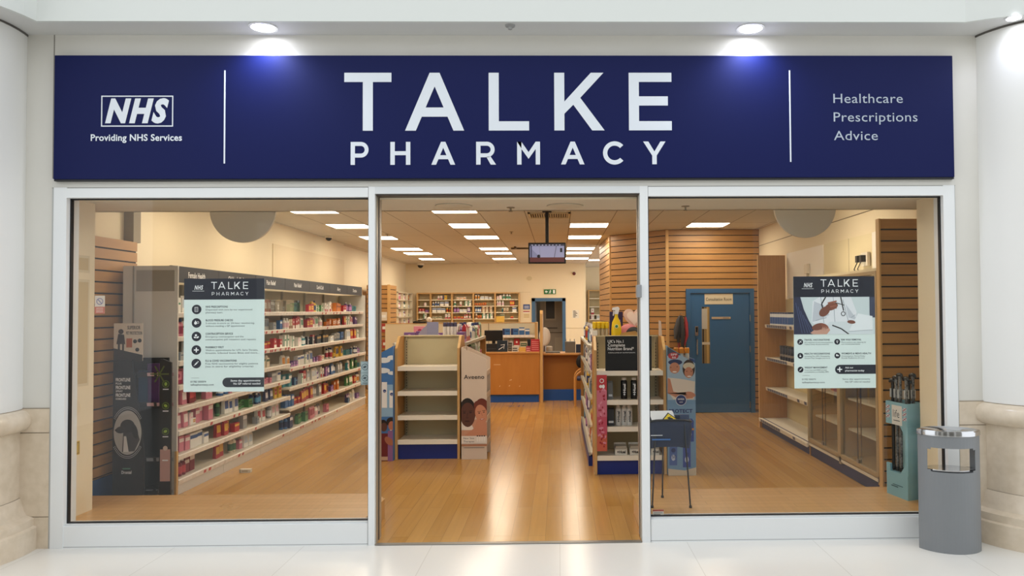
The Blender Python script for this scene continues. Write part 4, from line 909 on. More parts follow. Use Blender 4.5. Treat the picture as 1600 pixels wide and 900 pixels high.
pr = PR(tuple(A+Vector((0, 0, .15))-Vector((0, 0, 0))), u1); pr.rect(.06, .075, Wf-.12, .083, M('#2c5766', .5), 2); pr.rect(.08, .09, Wf-.06, .096, M('#2c5766', .5), 2); pr.mb.build('lettering', t)
m = MB(); 
for q_, r_ in zip(pts, pts[1:]+pts[:1]):
    q_, r_ = Vector(q_), Vector(r_); d_ = (r_-q_).normalized(); n_ = Vector((-d_.y, d_.x))*.006; m.prism([tuple(q_), tuple(r_), tuple(r_+n_), tuple(q_+n_)], 'xy', .72, .90, SB)
m.build('top_box', t)
m = MB(); 
for q, r_ in ((Dc, Cc), (Bc, Cc)):
    dd = (r_-q).normalized(); nn = Vector((-dd.y, dd.x, 0))*.006; m.prism([tuple((q+nn).xy), tuple((r_+nn).xy), tuple((r_-nn).xy), tuple((q-nn).xy)], 'xy', .34, .72, SB)
dd = (Dc-A).normalized()*.02; m.prism([tuple(A.xy), tuple((A+u1*.05).xy), tuple((A+u1*.05+dd).xy), tuple((A+dd).xy)], 'xy', .34, .40, SB)
e = Bc; m.add([tuple(e+Vector((0, 0, .34))), tuple(e-u1*.09+Vector((0, 0, .34))), tuple(e-u1*.03+Vector((0, 0, .42))), tuple(e-u1*.03+Vector((0, 0, .64))), tuple(e-u1*.09+Vector((0, 0, .72))), tuple(e+Vector((0, 0, .72)))], [(0, 1, 2, 3, 4, 5)], SB)
m.build('side_panel', t)
pr = PR(tuple(A+Vector((0, 0, .72))), u1); pr.rect(Wf*.30, .0, Wf*.78, .155, M('#dcdad2', .5), 1); pr.text('life', Wf*.36, .06, .06, M('#2b3b42', .5), 2, Wf*.30); pr.rect(Wf*.38, .032, Wf*.68, .038, M('#2b3b42', .5), 2)
for u in (.03, .82):
    for k in range(3): pr.rect(Wf*u, .045+.037*k, Wf*(u+.17), .072+.037*k, M('#d8d6d0', .5), 1); pr.line((Wf*u, .045+.037*k), (Wf*(u+.17), .072+.037*k), .006, M('#a83248', .5), 2); pr.line((Wf*u, .072+.037*k), (Wf*(u+.17), .045+.037*k), .004, M('#34508a', .5), 3)
pr.mb.build('printed_artwork', t)
PATT = noisy('speckled_stick', '#15161a', '#8b8a86', 60, .4, 2)
back = (Dc-A); 
cols_ = [(BLACK, 'black'), (PATT, 'speckled'), (PATT, 'speckled'), (BLACK, 'black'), (PATT, 'speckled'), (PATT, 'speckled')]
posn = ['nearest the sign, at the front left', 'second from the left at the front', 'in the middle of the front', 'third from the right', 'second from the right', 'at the far right']
for i, (mt, nm) in enumerate(cols_):
    q = A+u1*(Wf*(.16+.18*i)) + back*(.25 if i < 3 else .55) if i < 4 else Bc+(Cc-Bc)*(.35+.4*(i-4))-u1*.07
    t2 = thing('walking_stick', '%s walking stick, %s of the blue stand' % (nm, posn[i]), 'walking stick', (q.x, q.y, .345), group='walking sticks in the blue stand')
    hz = 1.06+.025*(i % 3)
    m = MB(); m.tube([(q.x, q.y, .345), (q.x, q.y, hz)], .013, mt, 10); m.tube([(q.x, q.y, .35), (q.x, q.y, .38)], .017, BLACK, 10); m.build('shaft', t2)
    hd = (u1*-1+Vector((0, -.3*(i % 2), 0))).normalized(); m = MB(); m.tube([tuple(q+Vector((0, 0, hz-.005))+hd*s_+Vector((0, 0, zz))) for s_, zz in ((-.026, -.004), (-.016, .010), (0, .012), (.018, .012), (.03, .008), (.038, -.008))], [.010, .014, .017, .014, .012, .009], BLACK, 10); m.build('handle', t2)
    m = MB(); c0 = q+u1*-.018+Vector((0, -.02, 0)); m.box(c0.x-.022, c0.x+.022, c0.y-.002, c0.y, .93, 1.0, M('#c9c6be', .5)); m.build('tag', t2, 'white paper tag')

# ---------------------------------------------------------------- dark blue basket stand behind the right door post
t = thing('basket_stand', 'dark blue fabric basket on thin black legs behind the right door post', 'stand', (.85, 5.78, .15))
BL = M('#1b2740', .8); ctr = Vector((.845, 5.76, 0)); hw, hd_ = .175, .12
zt_, zb_2 = .795, .59
def rr(hw, hd, z, k=20):
    P = []
    for i in range(k):
        a_ = 2*PI*i/k; c_, s_ = math.cos(a_), math.sin(a_); P.append((ctr.x+hw*math.copysign(abs(c_)**.45, c_), ctr.y+hd*math.copysign(abs(s_)**.45, s_), z-.012*math.cos(2*a_)))
    return P
m = MB(); k = 20; R0 = rr(hw, hd_, zt_, k); rings = [R0, rr(hw*1.02, hd_*1.03, .74), rr(hw*.97, hd_*.97, .66), rr(hw*.90, hd_*.9, zb_2), rr(hw*.2, hd_*.2, zb_2+.01)]
vs = [v for r_ in rings for v in r_]; fs = [(j*k+i, j*k+(i+1) % k, (j+1)*k+(i+1) % k, (j+1)*k+i) for j in range(4) for i in range(k)]; m.add(vs, fs, BL, True)
bo = m.build('basket', t); sol = bo.modifiers.new('thick', 'SOLIDIFY'); sol.thickness = .006
m = MB(); m.tube(R0+[R0[0]], .008, M('#101620', .5), 8); m.build('rim', t)
m = MB(); m.box(ctr.x-.15, ctr.x-.06, ctr.y-hd_*1.03-.004, ctr.y-hd_*1.0, .69, .694, WHT); m.box(ctr.x-.14, ctr.x+.0, ctr.y-hd_*1.03-.004, ctr.y-hd_*1.0, .655, .665, M('#3a6aa8', .6)); m.build('trim_stripe', t)
f1_, f2_ = at(1079, 793.5, Z=.15), at(1035, 777.5, Z=.15)
for (lx, ly) in ((f1_.x, f1_.y), (f2_.x, f2_.y), (.70, 5.62), (.70, 5.92)):
    m = MB(); m.tube([(lx, ly, .15), (ctr.x+(lx-ctr.x)*.75, ctr.y+(ly-ctr.y)*.75, zt_-.02)], .006, M('#101216', .4), 8); m.lathe(lx, ly, [(.011, .15), (.011, .165), (.006, .17)], BLACK, 10); m.build('leg', t)
# papers in the basket
YW = M('#e3c417', .5)
m = MB(); m.add([(.72, 5.70, .77), (.90, 5.68, .77), (.88, 5.78, .86), (.70, 5.80, .855)], [(0, 1, 2, 3)], M('#e6e6e6', .6)); m.add([(.73, 5.72, .76), (.91, 5.70, .76), (.89, 5.80, .85), (.71, 5.82, .845)], [(3, 2, 1, 0)], M('#dcdcdc', .6)); m.build('leaflet', None, 'white paper sheets sticking out of the dark blue basket', 'paper')
O = Vector((.775, 5.655, .795)); V = Vector((-.02, .10, .10)); pr = PR(O, (1, -.08, 0), V)
pr.poly([(-.0, 0), (.15, 0), (.075, .085)], BLACK, 1); pr.poly([(.018, .009), (.132, .009), (.075, .073)], YW, 2); pr.disc(.078, .028, .022, BLACK, 3, .009, rot=-.2); pr.line((.06, .032), (.09, .048), .004, BLACK, 4)
m = pr.mb; m.add([tuple(pr.p(0, 0, -2)), tuple(pr.p(.15, 0, -2)), tuple(pr.p(.075, .085, -2))], [(0, 1, 2)], BLACK); m.build('warning_sign', None, 'yellow and black triangular warning sign lying on the basket papers', 'sign')
b_ = MB(); b_.box(.93, 1.0, 5.70, 5.72, .74, .84, M('#31405f', .6)); b_.box(.90, .96, 5.74, 5.76, .74, .83, M('#22304e', .6)); b_.build('leaflet', None, 'dark blue leaflets at the right end of the basket', 'paper')
# ---------------------------------------------------------------- free-standing gondolas, end on to the door
def gondola(xa, xb, ya, yend, ztop, levels, label, sidez):
    """oak end unit with white shelves at ya, and a double-sided run of shelves behind it"""
    t = thing('gondola_end_unit', label, 'shelving', ((xa+xb)/2, ya+.2, 0))
    for s_, x in ((1, xa), (-1, xb)):
        m = MB(); x0, x1 = (x, x+.028) if s_ > 0 else (x-.028, x)
        m.prism([(ya, 0), (ya+.42, 0), (ya+.42, ztop), (ya+.16, ztop), (ya, ztop-.13)], 'yz', x0, x1, OAK); m.prism([(ya-.002, 0), (ya-.0, 0), (ya-.0, ztop-.13), (ya+.16, ztop+.002), (ya+.158, ztop+.003), (ya-.002, ztop-.13)], 'yz', x0, x1, OAKL)
        m.build('side_panel', t)
    m = MB(); m.box(xa+.028, xb-.028, ya+.38, ya+.40, 0, ztop-.005, M('#bcb290', .6)); m.box(xa+.028, xb-.028, ya+.36, ya+.42, ztop-.01, ztop+.003, M('#cfc29c', .6))
    m.build('back_panel', t)
    for x in (xa+.05, xb-.068):
        m = MB(); m.box(x, x+.018, ya+.35, ya+.38, 0, ztop-.02, M('#a99f82', .5))
        for i in range(40): m.box(x+.005, x+.013, ya+.349, ya+.351, .04+.032*i, .054+.032*i, BLACK)
        m.build('slotted_upright', t)
    for i, z in enumerate(levels):
        m = MB(); m.box(xa+.03, xb-.03, ya+.01, ya+.37, z-.02, z, SHELFW); m.box(xa+.03, xb-.03, ya+.004, ya+.012, z-.045, z+.004, M('#efe9da', .4)); m.build('shelf', t)
    m = MB(); m.box(xa+.03, xb-.03, ya+.03, ya+.05, 0, levels[-1]-.045, KICK); m.build('kick_plate', t)
    return t
L1 = [1.0, .735, .47, .205]
YA, YB = 8.28, 7.42
GA = (at(617, 600, Y=YA).x, at(718.5, 600, Y=YA).x); GB_ = (at(928, 600, Y=YB).x, at(1041, 600, Y=YB).x)
zt_a = at(665, 524, Y=YA+.4).z; zt_b = at(985, 524.5, Y=YB+.4).z
gondola(GA[0], GA[1], YA, 0, zt_a, [at(665, y, Y=YA).z for y in (573, 612, 650, 688)], 'empty oak end unit with four white shelves, left of the aisle', 0)
LB = [at(985, y, Y=YB).z for y in (580, 625.5, 667.5, 712.5)]
gondola(GB_[0], GB_[1], YB, 0, zt_b, LB, 'oak end unit with bottles on white shelves, right of the aisle', 0)
# runs of shelves behind the end units
def run(xa, xb, ya, yb_, zt, lab, zs, face, colr, where_, seed, dep=.34):
    t = thing('gondola_run', lab, 'shelving', ((xa+xb)/2, (ya+yb_)/2, 0)); xm = (xa+xb)/2
    m = MB(); m.box(xm-.015, xm+.015, ya, yb_, 0, zt, SHELFBK); m.build('back_panel', t)
    m = MB(); m.box(xa, xb, ya, yb_, 0, .1, KICK); m.build('kick_plate', t)
    for s_ in (1, -1):
        for i, z in enumerate(zs):
            e = xb-.02 if s_ > 0 else xa+.02; x0, x1 = (xm+.015, e) if s_ > 0 else (e, xm-.015)
            m = MB(); m.box(x0, x1, ya, yb_, z-.02, z, SHELFW); ex = x1 if s_ > 0 else x0
            m.prism([(ex, z-.03), (ex+s_*.014, z-.034), (ex+s_*.022, z+.004), (ex, z+.004)], 'xz', ya, yb_, M('#bdb9aa', .5))
            rn2 = random.Random(seed+i); y = ya+.03
            while y < yb_-.08:
                c = TICKR if rn2.random() < .3 else TICKW; a_ = ex+s_*.0148; b2 = ex+s_*.0215
                m.add([(a_, y, z-.030), (a_, y+.05, z-.030), (b2, y+.05, z+.004), (b2, y, z+.004)], [(0, 1, 2, 3)], c); y += .07
            m.build('shelf', t)
    m = MB(); m.box(xa-.0, xb+.0, yb_, yb_+.025, 0, zt, OAK); m.build('end_panel', t)
    for i, z in enumerate(zs):
        e = (xb-.075) if face > 0 else (xa+.075); rn2 = random.Random(seed+50+i)
        row((e, ya+.03, z), (e, yb_-.02, z), PI/2 if face > 0 else -PI/2, colr, 'of the %s shelf, %s' % (['top', 'second', 'third', 'fourth', 'lowest'][i], where_), rn2, kinds=('toiletry_carton', 'toiletry_bottle', 'toiletry_bottle', 'toiletry_packet'), group='products on the side shelves of the ' + where_, maxh=.21, sc=(1.35, 1.75), word3='along', skip=.02)
run(GA[0]-.12, GA[1]+.02, YA+.43, 11.0, 1.26, 'double sided shelving run behind the empty oak end unit', [1.27, 1.0, .72, .43, .14], 1, ['white', 'purple', 'green', 'red', 'orange', 'pink'], 'left gondola', 5)
run(GB_[0]-.04, GB_[1]-.02, YB+.43, 10.5, 1.26, 'double sided shelving run behind the right end unit', [1.27, 1.0, .72, .43, .14], -1, ['white', 'green', 'navy', 'grey', 'purple', 'white', 'yellow'], 'right gondola', 90)
for xq, yq, lab in ((GA[1]-.01, 10.43, 'left'),):
    pass
# ---- things on top of the left gondola
def pp(px, py, Y): q = at(px, py, Y=Y); return q
zT = zt_a+.003
m = MB(); Yq = YA+.42
for i, (px0, px1, py0, py1, c, lab, Y_) in enumerate(((667, 685, 503, 524, '#8f8fae', 'tall lilac grey card leaning upright', 8.9), (654, 668, 511, 525, '#9d97ae', 'short lilac card with sloping top', 8.95))):
    a = pp(px0, py1, Y_); b_ = pp(px1, py0, Y_); m = MB()
    P = [(a.x, 1.272), (b_.x, 1.272), (b_.x, b_.z), (a.x, b_.z)] if i == 0 else [(a.x, 1.272), (b_.x, 1.272), (b_.x, b_.z+.03), (b_.x-.06, b_.z-.02), (a.x, a.z+.03)]
    m.prism(P, 'xz', Y_, Y_+.012, M(c, .6)); m.build('display_card', None, lab+' on the left gondola', 'card')
mcol = [('white', 695), ('white', 700.5), ('white', 706), ('white', 711.5)]
for i, (c, px_) in enumerate(mcol):
    q = pp(px_, 505, 8.85); t = thing('cream_tube', 'tall white tube with dark cap, %s of four from the left on the left gondola' % ORD[i], 'tube', (q.x, 8.85, 1.272), group='white tubes on the left gondola')
    m = MB(); m.lathe(q.x, 8.85, [(.02, 1.272), (.021, 1.285), (.021, 1.46)], M('#ded6d2', .4), 14); m.build('tube_body', t); m = MB(); m.lathe(q.x, 8.85, [(.021, 1.46), (.02, 1.505), (.012, 1.51)], M('#4b4560', .4), 14); m.build('cap', t)
row((GA[0]-.06, 9.0, 1.272), (GA[0]+.34, 9.2, 1.272), 0, ['red', 'navy', 'purple', 'white', 'teal', 'orange'], 'on top of the left gondola', random.Random(12), kinds=('toiletry_carton',), group='boxes on top of the left gondola', sc=(1.7, 2.3), maxh=.2, blocks=False, skip=0, word3='from the left')
row((GA[0]-.08, 9.7, 1.272), (GA[1]-.04, 9.7, 1.272), 0, ['white', 'orange', 'pink', 'purple', 'green', 'red'], 'in the far row on top of the left gondola', random.Random(8), kinds=('toiletry_carton', 'toiletry_bottle'), group='boxes in the far row on top of the left gondola', sc=(1.3, 1.7), maxh=.24, blocks=False, word3='from the left')
row((GA[1]-.17, 8.8, 1.27), (GA[1]-.17, 10.9, 1.27), PI/2, ['white', 'green', 'red', 'grey', 'purple', 'white'], 'on the right edge of the left gondola top', random.Random(6), kinds=('toiletry_bottle', 'toiletry_carton'), group='products along the right edge of the left gondola', sc=(1.3, 1.6), maxh=.22, word3='along')
# ---- cream beauty display (side panel faces the door)
Y_ = 8.26; def_ = None
t = thing('beauty_display_stand', 'cream cardboard display with two smiling faces, right of the empty end unit', 'display stand', (-.97, Y_+.15, 0))
a = pp(721, 715, Y_); b_ = pp(761, 716, Y_); zl = pp(721, 543, Y_).z; zr = pp(758, 562, Y_).z; w_ = b_.x-a.x
m = MB(); m.prism([(a.x, 0), (b_.x, 0), (b_.x, zr), (b_.x-.01, zr+.01), (a.x, zl)], 'xz', Y_, Y_+.012, M('#d6c5b4', .5)); s1 = m.build('side_panel', t)
m = MB(); m.prism([(a.x, 0), (b_.x, 0), (b_.x, zr), (a.x, zl)], 'xz', Y_+.42, Y_+.432, M('#d6c5b4', .5)); m.build('side_panel', t)
m = MB(); m.box(a.x, a.x+.012, Y_+.012, Y_+.42, 0, zl, M('#cdbba8', .5)); m.build('back_panel', t)
for z in (.15, .42, .68, .93): m = MB(); m.box(a.x+.012, b_.x-.01, Y_+.012, Y_+.42, z-.012, z, M('#cdbba8', .5)); m.box(b_.x-.012, b_.x, Y_+.012, Y_+.42, z-.012, z+.045, M('#c9b6a4', .5)); m.build('shelf', t)
pr = PR((a.x, Y_-.0004, 0)); bz = pp(740, 592, Y_).z; pr.text('Aveeno', w_*.1, bz, .045, M('#37302b', .5), 2, w_*.8, off=.015)
def vz(py): return pp(740, py, Y_).z
F1, F2, HR, HB, TW = M('#5a352a', .6), M('#c98a6c', .6), M('#6d2f20', .6), M('#1d1512', .6), M('#e6ddd4', .6)
v0, v1 = vz(672), vz(624)
pr.poly([(0, vz(681)), (w_, vz(681)), (w_, vz(660)), (w_*.6, vz(655)), (0, vz(660))], M('#c99478', .6), 2)
pr.poly([(0, vz(672)), (.0, vz(655)), (w_*.35, vz(658)), (w_*.5, vz(672))], TW, 3)
pr.clip = (0, 0, w_, zl)
pr.disc(w_*.24, vz(643), w_*.33, HB, 3, .150); pr.disc(w_*.25, vz(648), w_*.29, F1, 4, .135); pr.disc(w_*.60, vz(648), w_*.05, M('#4a2a20', .6), 4, .03)
pr.disc(w_*.80, vz(640), w_*.30, HR, 5, .125); pr.disc(w_*.66, vz(633), w_*.17, HR, 5, .05, rot=.4); pr.disc(w_*.78, vz(647), w_*.235, F2, 6, .105, rot=.22); pr.poly([(w_*.62, vz(656)), (w_*.92, vz(656)), (w_*1.0, vz(670)), (w_*1.0, vz(681)), (w_*.10, vz(681)), (w_*.5, vz(669))], F2, 6)
for (u, v, r_) in ((.12, 645, .014), (.36, 644.5, .014), (.70, 645.5, .011), (.88, 644, .011)): pr.disc(w_*u, vz(v), r_, HB, 7, .005); pr.line((w_*u-.018, vz(v-2.3)), (w_*u+.018, vz(v-2.7)), .005, HB, 7)
pr.disc(w_*.23, vz(658), .030, M('#3c201a', .6), 7, .008); pr.disc(w_*.81, vz(655), .024, M('#a8433c', .6), 7, .009, rot=.15); pr.disc(w_*.81, vz(654.8), .018, TW, 8, .004, rot=.15); pr.line((w_*.25, vz(645)), (w_*.22, vz(652)), .007, M('#45271e', .6), 7); pr.line((w_*.79, vz(645)), (w_*.82, vz(650)), .006, M('#b3745a', .6), 7); pr.disc(w_*.23, vz(652.5), .016, M('#4c2b21', .6), 8, .008)
pr.rect(0, vz(693), w_, vz(681), TW, 8); pr.text('New Skin', w_*.08, vz(686), .02, HB, 9, w_*.42); pr.text('Therapies', w_*.08, vz(691), .02, HB, 9, w_*.42)
for k in range(4): pr.rect(w_*(.6+.09*k), vz(690), w_*(.66+.09*k), vz(680), M('#efeae4', .5), 10); pr.rect(w_*(.6+.09*k), vz(682), w_*(.66+.09*k), vz(680), M('#5a4a44', .5), 11)
pr.rect(0, vz(697), w_, vz(694), M('#b07a5c', .6), 9); pr.rect(w_*.1, vz(700), w_*.9, vz(699), M('#8a7c70', .6), 9); pr.mb.build('printed_artwork', s1)
# ---- blue skincare display partly hidden by the left door post
Y_ = 8.2; t = thing('skincare_display_stand', 'blue cardboard display with clouds and a laughing couple, left of the empty end unit', 'display stand', (-2.0, Y_+.15, 0))
a = pp(592, 716, Y_); b_ = pp(616.5, 716, Y_); zl = pp(592, 552, Y_).z; zr = pp(616, 541, Y_).z; a.x -= .1; b_.x = GA[0]-.004; w_ = b_.x-a.x; SKY = M('#3f74b4', .5)
m = MB(); m.prism([(a.x, 0), (b_.x, 0), (b_.x, zr), (a.x, zl-.06)], 'xz', Y_, Y_+.012, SKY); s1 = m.build('side_panel', t)
m = MB(); m.prism([(a.x, 0), (b_.x, 0), (b_.x, zr), (a.x, zl-.06)], 'xz', Y_+.42, Y_+.432, SKY); m.build('side_panel', t)
m = MB(); m.box(b_.x-.012, b_.x, Y_+.012, Y_+.42, 0, zr, SKY); m.build('back_panel', t)
for z in (.15, .42, .68, .93): m = MB(); m.box(a.x, b_.x-.012, Y_+.012, Y_+.42, z-.012, z, SKY); m.build('shelf', t)
pr = PR((a.x, Y_-.0004, 0)); LB_ = M('#8fb6d8', .5); CW = M('#dfe6ec', .5)
def uu(px): return pp(px, 600, Y_).x-a.x
pr.clip = (0, 0, w_, 9)
pr.rect(0, vz(650), w_, vz(600), LB_, 1)
for (px_, py_, rx, ry) in ((600, 562, .07, .03), (612, 558, .05, .025), (598, 578, .08, .03), (613, 582, .05, .02)): pr.disc(uu(px_), vz(py_), rx, CW, 2+(px_ % 3), ry)
for (px_, w2, top) in ((601, .055, 596), (612, .045, 609)):
    pr.rect(uu(px_)-w2/2*1.1, vz(636), uu(px_)+w2/2, vz(top), M('#e8ebee', .4), 5); pr.disc(uu(px_), vz(610 if px_ < 605 else 615), .018, M('#203a80', .4), 6); pr.text('NIVEA', uu(px_), vz(611.5 if px_ < 605 else 616.5)-.0, .008, INK, 7, .028, 'C')
pr.rect(0, 0, w_, vz(676), M('#6a1d22', .6), 2); pr.rect(uu(606), 0, w_, vz(672), M('#8a5f92', .6), 3); pr.disc(uu(599), vz(663), .045, HB, 4, .06); pr.disc(uu(600), vz(666), .036, F1, 5, .048); pr.disc(uu(611), vz(658), .05, HB, 5, .05); pr.disc(uu(612), vz(664), .035, M('#b4735a', .6), 6, .05)
pr.disc(uu(608), vz(688), .06, M('#a8684f', .6), 6, .035, rot=-.8); pr.disc(uu(611), vz(671), .012, TW, 7, .004); pr.rect(0, .01, uu(606), .05, M('#c9a58a', .6), 6); pr.mb.build('printed_artwork', s1)
# ---- sun care display right of the right gondola
Y_ = 7.36; t = thing('suncare_display_stand', 'blue cardboard sun cream display with two laughing people, right of the right gondola', 'display stand', (1.2, Y_+.2, 0))
a = pp(1041, 745, Y_); b_ = pp(1088, 745, Y_); a.x = GB_[1]+.004; zl = pp(1041, 541, Y_).z; zr = pp(1087, 568, Y_).z; w_ = b_.x-a.x; SN = M('#6f97bb', .5)
m = MB(); m.prism([(a.x, 0), (b_.x, 0), (b_.x, zr), (a.x, zl)], 'xz', Y_, Y_+.012, SN); s1 = m.build('side_panel', t)
m = MB(); m.prism([(a.x, 0), (b_.x, 0), (b_.x, zr), (a.x, zl)], 'xz', Y_+.40, Y_+.412, SN); m.build('side_panel', t)
m = MB(); m.box(a.x, a.x+.012, Y_+.012, Y_+.4, 0, zl, SN); m.build('back_panel', t)
for z in (.15, .5, .8, 1.1): m = MB(); m.box(a.x+.012, b_.x-.01, Y_+.012, Y_+.4, z-.012, z, M('#2f4f86', .5)); m.box(b_.x-.012, b_.x, Y_+.012, Y_+.4, z-.012, z+.05, M('#2f4f86', .5)); m.build('shelf', t)
pr = PR((a.x, Y_-.0004, 0)); pr.clip = (0, 0, w_, 9)
def uz(px, py): q = pp(px, py, Y_); return q.x-a.x, q.z
def D(px, py, r, m_, l, ry=None, rot=0): u, v = uz(px, py); pr.disc(u, v, r, m_, l, ry, rot=rot)
def PG(ps_, m_, l): pr.poly([uz(*q) for q in ps_], m_, l)
def TX(s_, px0, px1, py, h, m_, l, off=.01): u, v = uz(px0, py); u2, _ = uz(px1, py); pr.text(s_, u, v, h, m_, l, u2-u, off=off)
SKN = M('#c08468', .6); NV = M('#22366e', .5); CRM = M('#d8cfc2', .6)
PG([(1041, 541), (1087, 568), (1087, 625), (1041, 625)], M('#9db7cc', .5), 1)
PG([(1041, 541), (1064, 555), (1041, 556)], M('#3a4a5e', .5), 2); D(1052, 556, .052, M('#b5363c', .5), 3, .034); TX('SPF', 1048, 1058, 555.5, .018, INK, 4); TX('50', 1050, 1056, 560, .018, INK, 4)
D(1055, 566, .07, M('#27345e', .6), 4, .028); D(1054, 575, .052, SKN, 5, .055); D(1054, 581, .022, TW, 6, .007)
D(1076, 576, .062, M('#3b2a22', .6), 4, .09); D(1076, 572, .058, M('#cfc6ae', .6), 6, .035); D(1076, 582, .043, SKN, 7, .055); D(1077, 588, .022, TW, 8, .007)
PG([(1044, 590), (1064, 592), (1086, 596), (1084, 624), (1052, 624), (1044, 612)], CRM, 5)
PG([(1041, 590), (1047, 592), (1052, 612), (1082, 618), (1080, 612), (1083, 622), (1062, 624), (1042, 614)], SKN, 6); D(1079, 616, .05, SKN, 8, .024, rot=-.3)
for (q, l) in (((1048, 574), 7), ((1058, 573), 7), ((1073, 580), 8), ((1080, 580), 8)): D(*q, .006, HB, l+1, .004)
D(1064, 625, .054, CW, 7); D(1064, 625, .05, NV, 8); TX('NIVEA', 1059, 1069, 625, .018, INK, 9); TX('SUN', 1061.5, 1066.5, 629, .010, INK, 9)
TX('PROTECT', 1045, 1082, 645, .034, NV, 3, .04); TX('and hydrate', 1053, 1072, 651, .02, NV, 3)
for (x0, x1, y0, y1, c) in ((1046, 1058, 692, 727, '#4a68a8'), (1067, 1079, 670, 730, '#3a52a0'), (1071, 1084, 654, 690, '#2f4a98')):
    PG([(x0, y1), (x1, y1), (x1, y0+4), (x1-3, y0), (x0+3, y0), (x0, y0+4)], M(c, .5), 4+(x0 % 3)); D((x0+x1)/2, (y0+y1)/2-6, .022, NV, 8); D((x0+x1)/2, y1-12, .02, M('#b6c4dc', .5), 8, .03)
PG([(1078, 672), (1084, 672), (1084, 669), (1078, 669)], M('#d08a3a', .5), 8); PG([(1041, 745), (1088, 745), (1088, 730), (1070, 735), (1041, 732)], M('#cbbfa8', .6), 3); TX('50', 1050, 1056, 716, .03, NV, 9); TX('30', 1071, 1076, 712, .03, NV, 9)
pr.mb.build('printed_artwork', s1)
for i, px_ in enumerate((1055, 1063.5, 1072)):
    q = pp(px_, 552, Y_+.25); zb9 = 1.101
    t = thing('suncream_bottle', 'white sun cream bottle with orange cap, %s from the left on the sun care display' % ORD[i], 'bottle', (q.x, Y_+.2, zb9), group='orange capped bottles on the sun care display')
    m = MB(); m.lathe(q.x, Y_+.2, [(.02, zb9), (.024, zb9+.01), (.024, zb9+.08), (.02, zb9+.10)], M('#d8d2c4', .4), 12); m.build('bottle_body', t); m = MB(); m.lathe(q.x, Y_+.2, [(.025, zb9+.10), (.025, zb9+.15), (.021, zb9+.155)], M('#dd8a1c', .4), 12); m.build('cap', t)

# ---- the right gondola's sign, bottles and things on top
zc = [z_+.0012 for z_ in LB]
a = pp(946, 575, YB+.02); b_ = pp(1018, 525, YB+.02); t = thing('nutrition_sign', 'black nutrition brand sign board on the top shelf of the right end unit', 'sign', ((a.x+b_.x)/2, YB+.03, a.z))
t.location.z = zc[0]; WORG[t.name] = Vector(t.location)
m = MB(); m.box(a.x, b_.x, YB+.02, YB+.035, zc[0]+.0, b_.z, BLACK); m.build('board', t)
pr = PR((a.x, YB+.0195, a.z)); h9 = b_.z-a.z
for k, s_ in enumerate(("UK's No.1", 'Complete', 'Nutrition Brand*')): pr.text(s_, .025, h9*(.79-.115*k), .030, INK, 2, (.15, .165, .25)[k]*1.05, off=.012)
pr.text('FORMULATED BY NUTRITIONISTS', .03, h9*.46, .011, INK, 2, .27); pr.mb.build('lettering', t)
m = MB(); a = pp(933, 705, YB-.015); b_ = pp(948, 586, YB-.015); m.box(a.x, b_.x, YB-.016, YB-.010, a.z, b_.z, M('#c4506a', .4)); 
pr = PR((a.x, YB-.0164, a.z), mb=m, step=.0004); w9, h9 = b_.x-a.x, b_.z-a.z; pr.rect(0, h9*.8, w9, h9, M('#c03a40', .4), 1); pr.rect(0, 0, w9, h9*.22, M('#c8624e', .4), 1); pr.rect(0, h9*.45, w9, h9*.8, M('#cc6f86', .4), 1)
rn3 = random.Random(4)
for k in range(26): pr.disc(rn3.uniform(.02, w9-.02), rn3.uniform(.02, h9-.12), .007, M('#a01c34', .3), 2+k % 5, .011)
for k in range(14): pr.disc(rn3.uniform(.02, w9-.02), rn3.uniform(.02, h9-.12), .018, M('#d98da4', .4), 2+k % 4, .010, rot=k)
pr.ring(w9*.5, h9*.925, .022, .007, INK, 7); pr.disc(w9*.4, h9*.85, .016, INK, 7); pr.disc(w9*.66, h9*.85, .014, INK, 7, .02)
m.build('hanging_strip', None, 'long pink and red product strip hanging down the left side of the right end unit', 'strip')
def huel(px_, z, col, capc, label, sc=1, group='shake bottles on the right end unit', Y=YB+.14):
    x = pp(px_, 620, Y).x; t = thing('shake_bottle', label, 'bottle', (x, Y, z), group=group); r = .033*sc; H_ = .215*sc
    m = MB(); m.lathe(x, Y, [(r*.95, z), (r, z+.005), (r, z+H_*.82), (r*.7, z+H_*.88)], M(col, .35), 20); b5 = m.build('bottle_body', t)
    m = MB(); m.lathe(x, Y, [(r*.72, z+H_*.88), (r*.74, z+H_*.9), (r*.72, z+H_), (r*.6, z+H_)], M(capc, .4), 20); m.build('cap', t)
    ink = INK if col == '#17181b' else BLACK; pr = PR((x+.014, Y-r-.001, z+H_*.16), (0, 0, 1), (-1, 0, 0)); pr.text('+Huel', 0, 0, .024*sc, ink, 1, H_*.55, off=.03); pr.mb.build('lettering', b5)
huel(975, zc[1], '#17181b', '#d8d4cc', 'black shake bottle, left one of two standing apart on the second shelf'); huel(990.5, zc[1], '#17181b', '#d8d4cc', 'black shake bottle beside the door post, on the second shelf')
for i, px_ in enumerate((965.5, 975, 983)): huel(px_, zc[2], '#cfccc6', '#b9b4ac', 'white shake bottle, %s from the left on the third shelf' % ORD[i], .95)
huel(1021, zc[2], '#c4bda9', '#b9b4ac', 'cream bottle seen right of the door post on the third shelf', .7)
